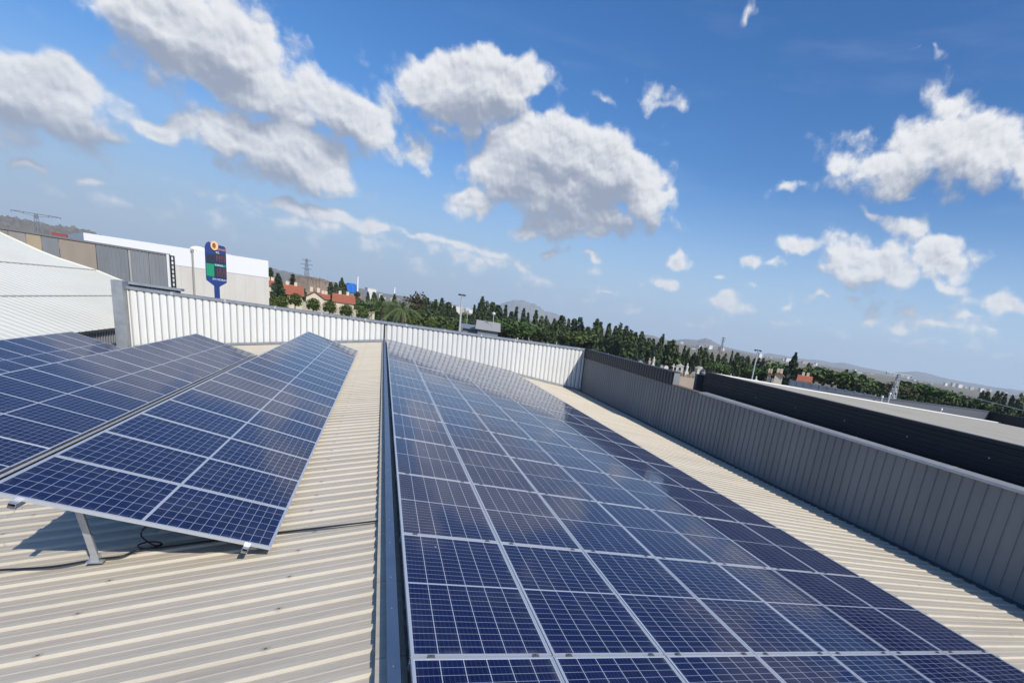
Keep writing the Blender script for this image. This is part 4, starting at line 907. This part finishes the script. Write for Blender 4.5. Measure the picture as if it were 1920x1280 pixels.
# grey sheds right of the tall post
def shed(ua, va, ub, vb, D, label, m, rm, depth=8, drop=.5):
    a = PD(ua, va, D); b = PD(ub, vb, D); dx = Vector((b.x-a.x, b.y-a.y, 0)); L = dx.length; an = math.atan2(dx.y, dx.x); z1 = (a.z+b.z)/2-GZ
    e = empty('shed', (a.x, a.y, GZ), an); tag(e, label, 'shed', 'grey sheds beyond the white parapet')
    mb = MB(); mb.box(0, L, 0, depth, 0, z1-.15); mb.obj('wall', m, e)
    mb = MB(); mb.extrude([(-.3, -.4, z1-.15), (-.3, depth/2, z1+drop), (-.3, depth+.4, z1-.15)], (L+.6, 0, 0), closed=True); mb.obj('roof', rm, e); return e
M_shed = mat('blue_grey_sheet', (.22, .25, .27), .6); M_shr = mat('pale_fibre_roof', (.38, .37, .34), .8)
shed(868, 612, 905, 618, 75, 'blue-grey shed with low roof just right of the tall lamp post', M_shed, M_shed, 7, .35); shed(896, 614, 934, 620, 70, 'grey shed with pale sloping roof, right of the blue-grey shed', M_shed, M_shr, 8, .9)
# long grey fence on the right
a, b = PD(1482, 712, 95), PD(1641, 741, 78)
fe = empty('sheet_fence', (a.x, a.y, GZ)); tag(fe, 'long pale grey sheet fence with posts beyond the black wall', 'fence'); z = a.z; M_fs = mat('fence_sheet', (.55, .58, .57), .6, noise=(1, .4, (.3, .32, .33)))
zlo = PD(1482, 724, 95).z
for k in range(10):
    p0, p1 = a.lerp(b, k/10), a.lerp(b, (k+1)/10); zz0 = p0.z; mb = MB(); mb.bar((p0.x, p0.y, (p0.z+GZ)/2), (p1.x, p1.y, (p1.z+GZ)/2), .06, (p0.z+p1.z)/2-GZ); part_at(fe, mb.obj('fence_panel', M_fs))
for k in range(11):
    p0 = a.lerp(b, k/10); mb = MB(); mb.box(p0.x-.09, p0.x+.09, p0.y-.09, p0.y+.09, GZ, p0.z+.1); part_at(fe, mb.obj('post', M_cap))

# ================================================================== POSTS, PYLONS, TANK
M_post = mat('pale_post', (.50, .51, .50), .5, .2)
def lamp(u, vt, D, label, r=.11, arm=True):
    t = PD(u, vt, D); H = t.z-GZ; e = empty('street_lamp', (t.x, t.y, GZ), -.6); tag(e, label, 'street lamp', 'lamp posts beyond the parapets')
    mb = MB(); mb.tube([(0, 0, 0), (0, 0, H*.5), (0, 0, H-.15)], [r, r*.8, r*.55], 10); mb.obj('pole', M_post, e)
    if arm:
        mb = MB(); mb.box(-.40, .40, -.12, .12, H-.13, H-.04); mb.box(-.4, -.2, -.14, .14, H-.21, H-.132); mb.box(.2, .4, -.14, .14, H-.21, H-.132); mb.obj('lamp_head', M_dark, e)
    else:
        mb = MB(); mb.tube([(0, 0, H-.2), (0, 0, H-.05), (0, 0, H+.12), (0, 0, H+.2)], [.08, .2, .2, .06], 10); mb.obj('lamp_head', M_sw, e)
    return e
lamp(866.5, 551, 66, 'tall pale lamp post with dark flat head left of the grey sheds', .17); lamp(1421.5, 655, 62, 'tall lamp post leaning into view above the left end of the black wall', .12)
lamp(926, 588, 72, 'short post with round white head behind the grey sheds', .07, False); lamp(877, 581, 110, 'slender pale post with small head right of the tall lamp post', .07, False)
def pylon(u, vt, D, label, kind, H=None, thick=.12, m=None):
    t = PD(u, vt, D); H = t.z-GZ; e = empty('power_pylon', (t.x, t.y, GZ), -YAW+.1); tag(e, label, 'pylon', 'power pylons'); m = m or M_post
    b = H*.075; n = 9; mb = MB(); lv = [(b*(1-.8*k/n), H*k/n) for k in range(n+1)]
    for (w0, z0), (w1, z1) in zip(lv, lv[1:]):
        for sx_, sy_ in ((-1, -1), (1, -1), (1, 1), (-1, 1)):
            mb.bar((sx_*w0, sy_*w0, z0), (sx_*w1, sy_*w1, z1), thick)
        for (ax, ay), (bx, by) in (((-1, -1), (1, -1)), ((1, -1), (1, 1)), ((1, 1), (-1, 1)), ((-1, 1), (-1, -1))):
            mb.bar((ax*w0, ay*w0, z0), (bx*w1, by*w1, z1), thick*.6); mb.bar((bx*w0, by*w0, z0), (ax*w1, ay*w1, z1), thick*.6)
    mb.obj('lattice_mast', m, e)
    arms = {'T': [(1.0, H*.42)], 'tree': [(.97, H*.11), (.86, H*.15), (.75, H*.11)], 'small': [(1.0, H*.22)]}[kind]
    for f_, w_ in arms:
        z = H*f_; mb = MB(); mb.bar((-w_, 0, z), (w_, 0, z), thick*1.3); mb.bar((-w_, 0, z), (0, 0, z-H*.05), thick*.7); mb.bar((w_, 0, z), (0, 0, z-H*.05), thick*.7); mb.obj('cross_arm', m, e)
        for sx_ in (-1, -.5, .5, 1): mb = MB(); mb.tube([(w_*sx_, 0, z-thick*.6), (w_*sx_, 0, z-H*.03)], thick*.45, 6); mb.obj('insulator', M_dark, e)
    return e
M_py = mat('distant_steel', (.20, .22, .24), .6, .3)
pylon(67, 401, 260, 'T-shaped pylon with one long cross arm above the left hill', 'T', thick=.13, m=M_py); pylon(575, 485, 420, 'tall thin lattice pylon against the sky right of the white hall', 'tree', thick=.14, m=M_py)
pylon(1686, 701, 90, 'pale steel lattice pylon with single cross arm on the right', 'small', thick=.13); pylon(1357, 632, 900, 'faint far pylon beside the peak of the right-hand hill', 'tree', thick=.4, m=M_py)
a = PD(1686, 706, 90); b = PD(1920, 757, 52); b2 = b+(b-a)*1.2
mb = MB(); mb.tube([a.lerp(b2, k/14)+Vector((0, 0, -.5*math.sin(math.pi*k/14))) for k in range(15)], .035, 6); tag(mb.obj('power_cable', M_post), 'thick pale overhead wire sloping down from the steel pylon to the right edge', 'wire')
# blue tank on legs, white masts
t = PD(659, 531, 215); e = empty('water_tank', (t.x, t.y, GZ)); tag(e, 'bright blue round water tank on legs right of the tall conifer', 'tank'); H = t.z-GZ
mb = MB(); mb.tube([(0, 0, H-3.4), (0, 0, H-3.1), (0, 0, H-.3), (0, 0, H)], [1.5, 1.7, 1.7, 1.1], 20); mb.obj('tank_drum', mat('bright_blue_paint', (.03, .18, .62), .45), e)
for sx_, sy_ in ((-1, -1), (1, -1), (1, 1), (-1, 1)): mb = MB(); mb.tube([(sx_*1.2, sy_*1.2, 0), (sx_*1.2, sy_*1.2, H-3.4)], .12, 6); mb.obj('leg', M_post, e)
t = PD(652, 533, 214); e = empty('water_tank', (t.x, t.y, GZ)); tag(e, 'smaller blue tank behind the foot of the tall conifer', 'tank'); H = t.z-GZ
mb = MB(); mb.tube([(0, 0, H-2.6), (0, 0, H-.3), (0, 0, H)], [1.5, 1.5, 1.0], 16); mb.obj('tank_drum', mat('bright_blue_paint', (.03, .18, .62), .45), e)
mb = MB(); mb.tube([(0, 0, 0), (0, 0, H-2.6)], .5, 8); mb.obj('pedestal', M_post, e)
M_wm = mat('mast_white', (.85, .86, .88), .5)
for (u, v, D, lab) in ((671, 520, 420, 'white chimney-like mast right of the blue tank'), (740, 540, 520, 'small white mast above the left palm')):
    t = PD(u, v, D); H = t.z-GZ; e = empty('mast', (t.x, t.y, GZ)); tag(e, lab, 'mast'); r_ = D/957*1.3
    mb = MB(); mb.tube([(0, 0, 0), (0, 0, H)], [r_, r_*.8], 10); mb.obj('shaft', M_wm, e); mb = MB(); mb.tube([(0, 0, H*.985), (0, 0, H*1.0+.4)], r_*1.25, 10); mb.obj('mast_head', M_wm, e)

# ================================================================== CEMETERY STONES
M_st = [mat('white_marble', (.66, .63, .56), .6), mat('grey_granite', (.34, .33, .31), .6), mat('sand_stone', (.48, .40, .30), .7)]
def cross_m():
    mb = MB(); mb.box(-.5, .5, -.9, .9, 0, .45); mb.box(-.35, .35, -.2, .2, .45, .8); return mb, [(-.09, .09, -.07, .07, .8, 2.3), (-.42, .42, -.07, .07, 1.65, 1.85)]
def stone_base(kind, m):
    e = empty('gravestone' if kind != 'vault' else 'burial_vault')
    if kind == 'cross':
        mb, bx = cross_m(); mb.obj('plinth', m, e); mb = MB(); mb.box(-.09, .09, -.07, .07, .802, 2.3); mb.box(-.42, -.092, -.07, .07, 1.65, 1.85); mb.box(.092, .42, -.07, .07, 1.65, 1.85); mb.obj('cross', m, e)
    elif kind == 'slab':
        mb = MB(); mb.box(-.5, .5, -1.0, 1.0, 0, .4); mb.obj('plinth', m, e); mb = MB(); mb.extrude([(-.45, .8, .402), (.45, .8, .402), (.45, .8, 1.3), (.25, .8, 1.6), (-.25, .8, 1.6), (-.45, .8, 1.3)], (0, .15, 0), closed=True); mb.obj('headstone', m, e)
    elif kind == 'vault':
        mb = MB(); mb.box(-1.3, 1.3, -1.5, 1.5, 0, 2.4); mb.obj('wall', m, e); mb = MB(); mb.extrude([(-1.5, -1.65, 2.402), (1.5, -1.65, 2.402), (0, -1.65, 3.2)], (0, 3.3, 0), closed=True); mb.obj('roof', m, e); mb = MB(); mb.box(-.4, .4, -1.53, -1.502, 0, 1.9); mb.obj('door', M_dark, e)
    else:
        mb = MB(); mb.box(-.4, .4, -.4, .4, 0, 1.2); mb.obj('plinth', m, e); mb = MB(); mb.tube([(0, 0, 1.2), (0, 0, 1.7), (.03, 0, 2.3), (0, 0, 2.55), (0, 0, 2.75), (0, 0, 3.0)], [.28, .24, .32, .10, .17, .08], 10); mb.obj('statue', m, e)
    return e
SB = []
spots = []
for i in range(64):
    u = 770+i*10.2+rg.uniform(-5, 5); v0 = 600+(u-770)*.178; v = v0+rg.uniform(-4, 9); spots.append((u, v))
SH = 2.3
for i, (u, v) in enumerate(spots):
    kind = rg.choice(['cross', 'cross', 'slab', 'vault', 'statue', 'slab']); m = M_st[rg.choice([0, 0, 1, 2])]
    D = rg.uniform(118, 150); q = PZ(u, v+8, GZ+.5)
    D = min(max(math.hypot(q.x-CAM.x, q.y-CAM.y), 105), 170); t = PD(u, v, D)
    e = stone_base(kind, m); e.location = (t.x, t.y, GZ); e.rotation_euler = (0, 0, -YAW+rg.uniform(-.3, .3)); sc = rg.uniform(.9, 1.35)*(.68 if kind == 'vault' else 1); e.scale = (sc, sc, sc)
    nm = {'cross': 'stone cross on a plinth', 'slab': 'upright headstone', 'vault': 'little gabled burial vault', 'statue': 'small statue on a tall plinth'}[kind]; cm = {'white_marble': 'white', 'grey_granite': 'grey', 'sand_stone': 'sandy'}[m.name]
    tag(e, '%s %s, %s monument from the left before the cypresses' % (cm, nm, ordw(i+1)), 'gravestone' if kind != 'vault' else 'vault', 'cemetery monuments before the cypresses')

mb = MB()
for i in range(5200):
    u = rg.uniform(1090, 1335); D = rg.uniform(70, 128); q = PD(u, 640, D); h_ = rg.uniform(.5, 1.5)*(1.3 if u > 1265 else .8); a_ = rg.uniform(0, 3.14); wv = Vector((math.cos(a_), math.sin(a_), 0))*rg.uniform(.15, .4); b_ = Vector((q.x, q.y, GZ)); t_ = b_+Vector((rg.uniform(-.3, .3), rg.uniform(-.3, .3), h_)); mb.poly([b_-wv, b_+wv, t_+wv*.3, t_-wv*.3])
tag(mb.obj('dry_grass', leaf_mat('straw_grass', (.30, .22, .11), (.42, .33, .18))), 'tall dry straw-coloured weeds on the waste ground before the cemetery', 'grass', kind='stuff')
# ================================================================== FAR TOWN
def far_house(D, u, v, w_, h_, dpt, m, rm):
    t = PD(u, v, D); e = empty('town_building', (t.x, t.y, GZ), rg.uniform(-.5, .5)); H = t.z-GZ
    mb = MB(); mb.box(-w_/2, w_/2, -dpt/2, dpt/2, 0, H); mb.obj('wall', m, e)
    mb = MB(); mb.box(-w_/2-.3, w_/2+.3, -dpt/2-.3, dpt/2+.3, H, H+.6); mb.obj('roof', rm, e)
    return e
TM = [mat('town_white', (.70, .69, .66), .8), mat('town_cream', (.60, .54, .44), .8), mat('town_pink', (.52, .38, .31), .8)]; TR = [mat('town_roof', (.40, .22, .15), .8), mat('town_flat_roof', (.55, .54, .52), .8)]
def town(n, ua, ub, dv0, dv1, D0, D1, where):
    us_ = sorted(rg.uniform(ua, ub) for _ in range(n))
    for i in range(n):
        u = us_[i]; ci = rg.choice([0, 0, 0, 1, 2]); v = hzv(u)+rg.uniform(dv0, dv1); D = rg.uniform(D0, D1); w_ = rg.uniform(5, 15)*D/1500
        e = far_house(D, u, v, w_, 6, w_*.7, TM[ci], TR[rg.choice([0, 1, 1])]); tag(e, 'tiny far %s building, %s of those %s' % ({0: 'white', 1: 'cream', 2: 'pinkish'}[ci], ordw(i+1)+' from the left', where), 'building', 'far buildings '+where)
town(26, 1262, 1450, -2, 10, 1300, 2400, 'below the right-hand peak'); town(26, 1450, 1640, 0, 10, 1500, 2600, 'above the long grey fence'); town(34, 1700, 1925, -3, 9, 1800, 3200, 'near the right edge'); town(16, 690, 905, -3, 6, 900, 1600, 'behind the palms'); town(6, 515, 560, 4, 12, 330, 420, 'above the red roofs')
for (u, v, D, w_, lab) in ((1297, 653, 900, 10, 'brightest white block among the trees below the right-hand peak'), (848, 573, 700, 20, 'long low white building behind the tall lamp post'), (695, 541, 900, 13, 'long white roof behind the blue tank'), (1482, 672, 1500, 30, 'pale blocks on the slope above the tall dark conifer')):
    e = far_house(D, u, v, w_, 6, 9, TM[0], TR[1]); tag(e, lab, 'building')
# ================================================================== AIR
HAZE = 1.3e-4
mb = MB(); mb.box(-5000, 8000, -2500, 8600, GZ-1, 420)
o = mb.obj('haze'); tag(o, kind='stuff')
m = bpy.data.materials.new('haze_air'); m.use_nodes = True; nt = m.node_tree; nt.nodes.clear()
pv = nt.nodes.new('ShaderNodeVolumePrincipled'); pv.inputs['Color'].default_value = (.78, .90, 1, 1); pv.inputs['Density'].default_value = HAZE; pv.inputs['Anisotropy'].default_value = .0
ou = nt.nodes.new('ShaderNodeOutputMaterial'); nt.links.new(pv.outputs[0], ou.inputs['Volume']); o.data.materials.append(m)
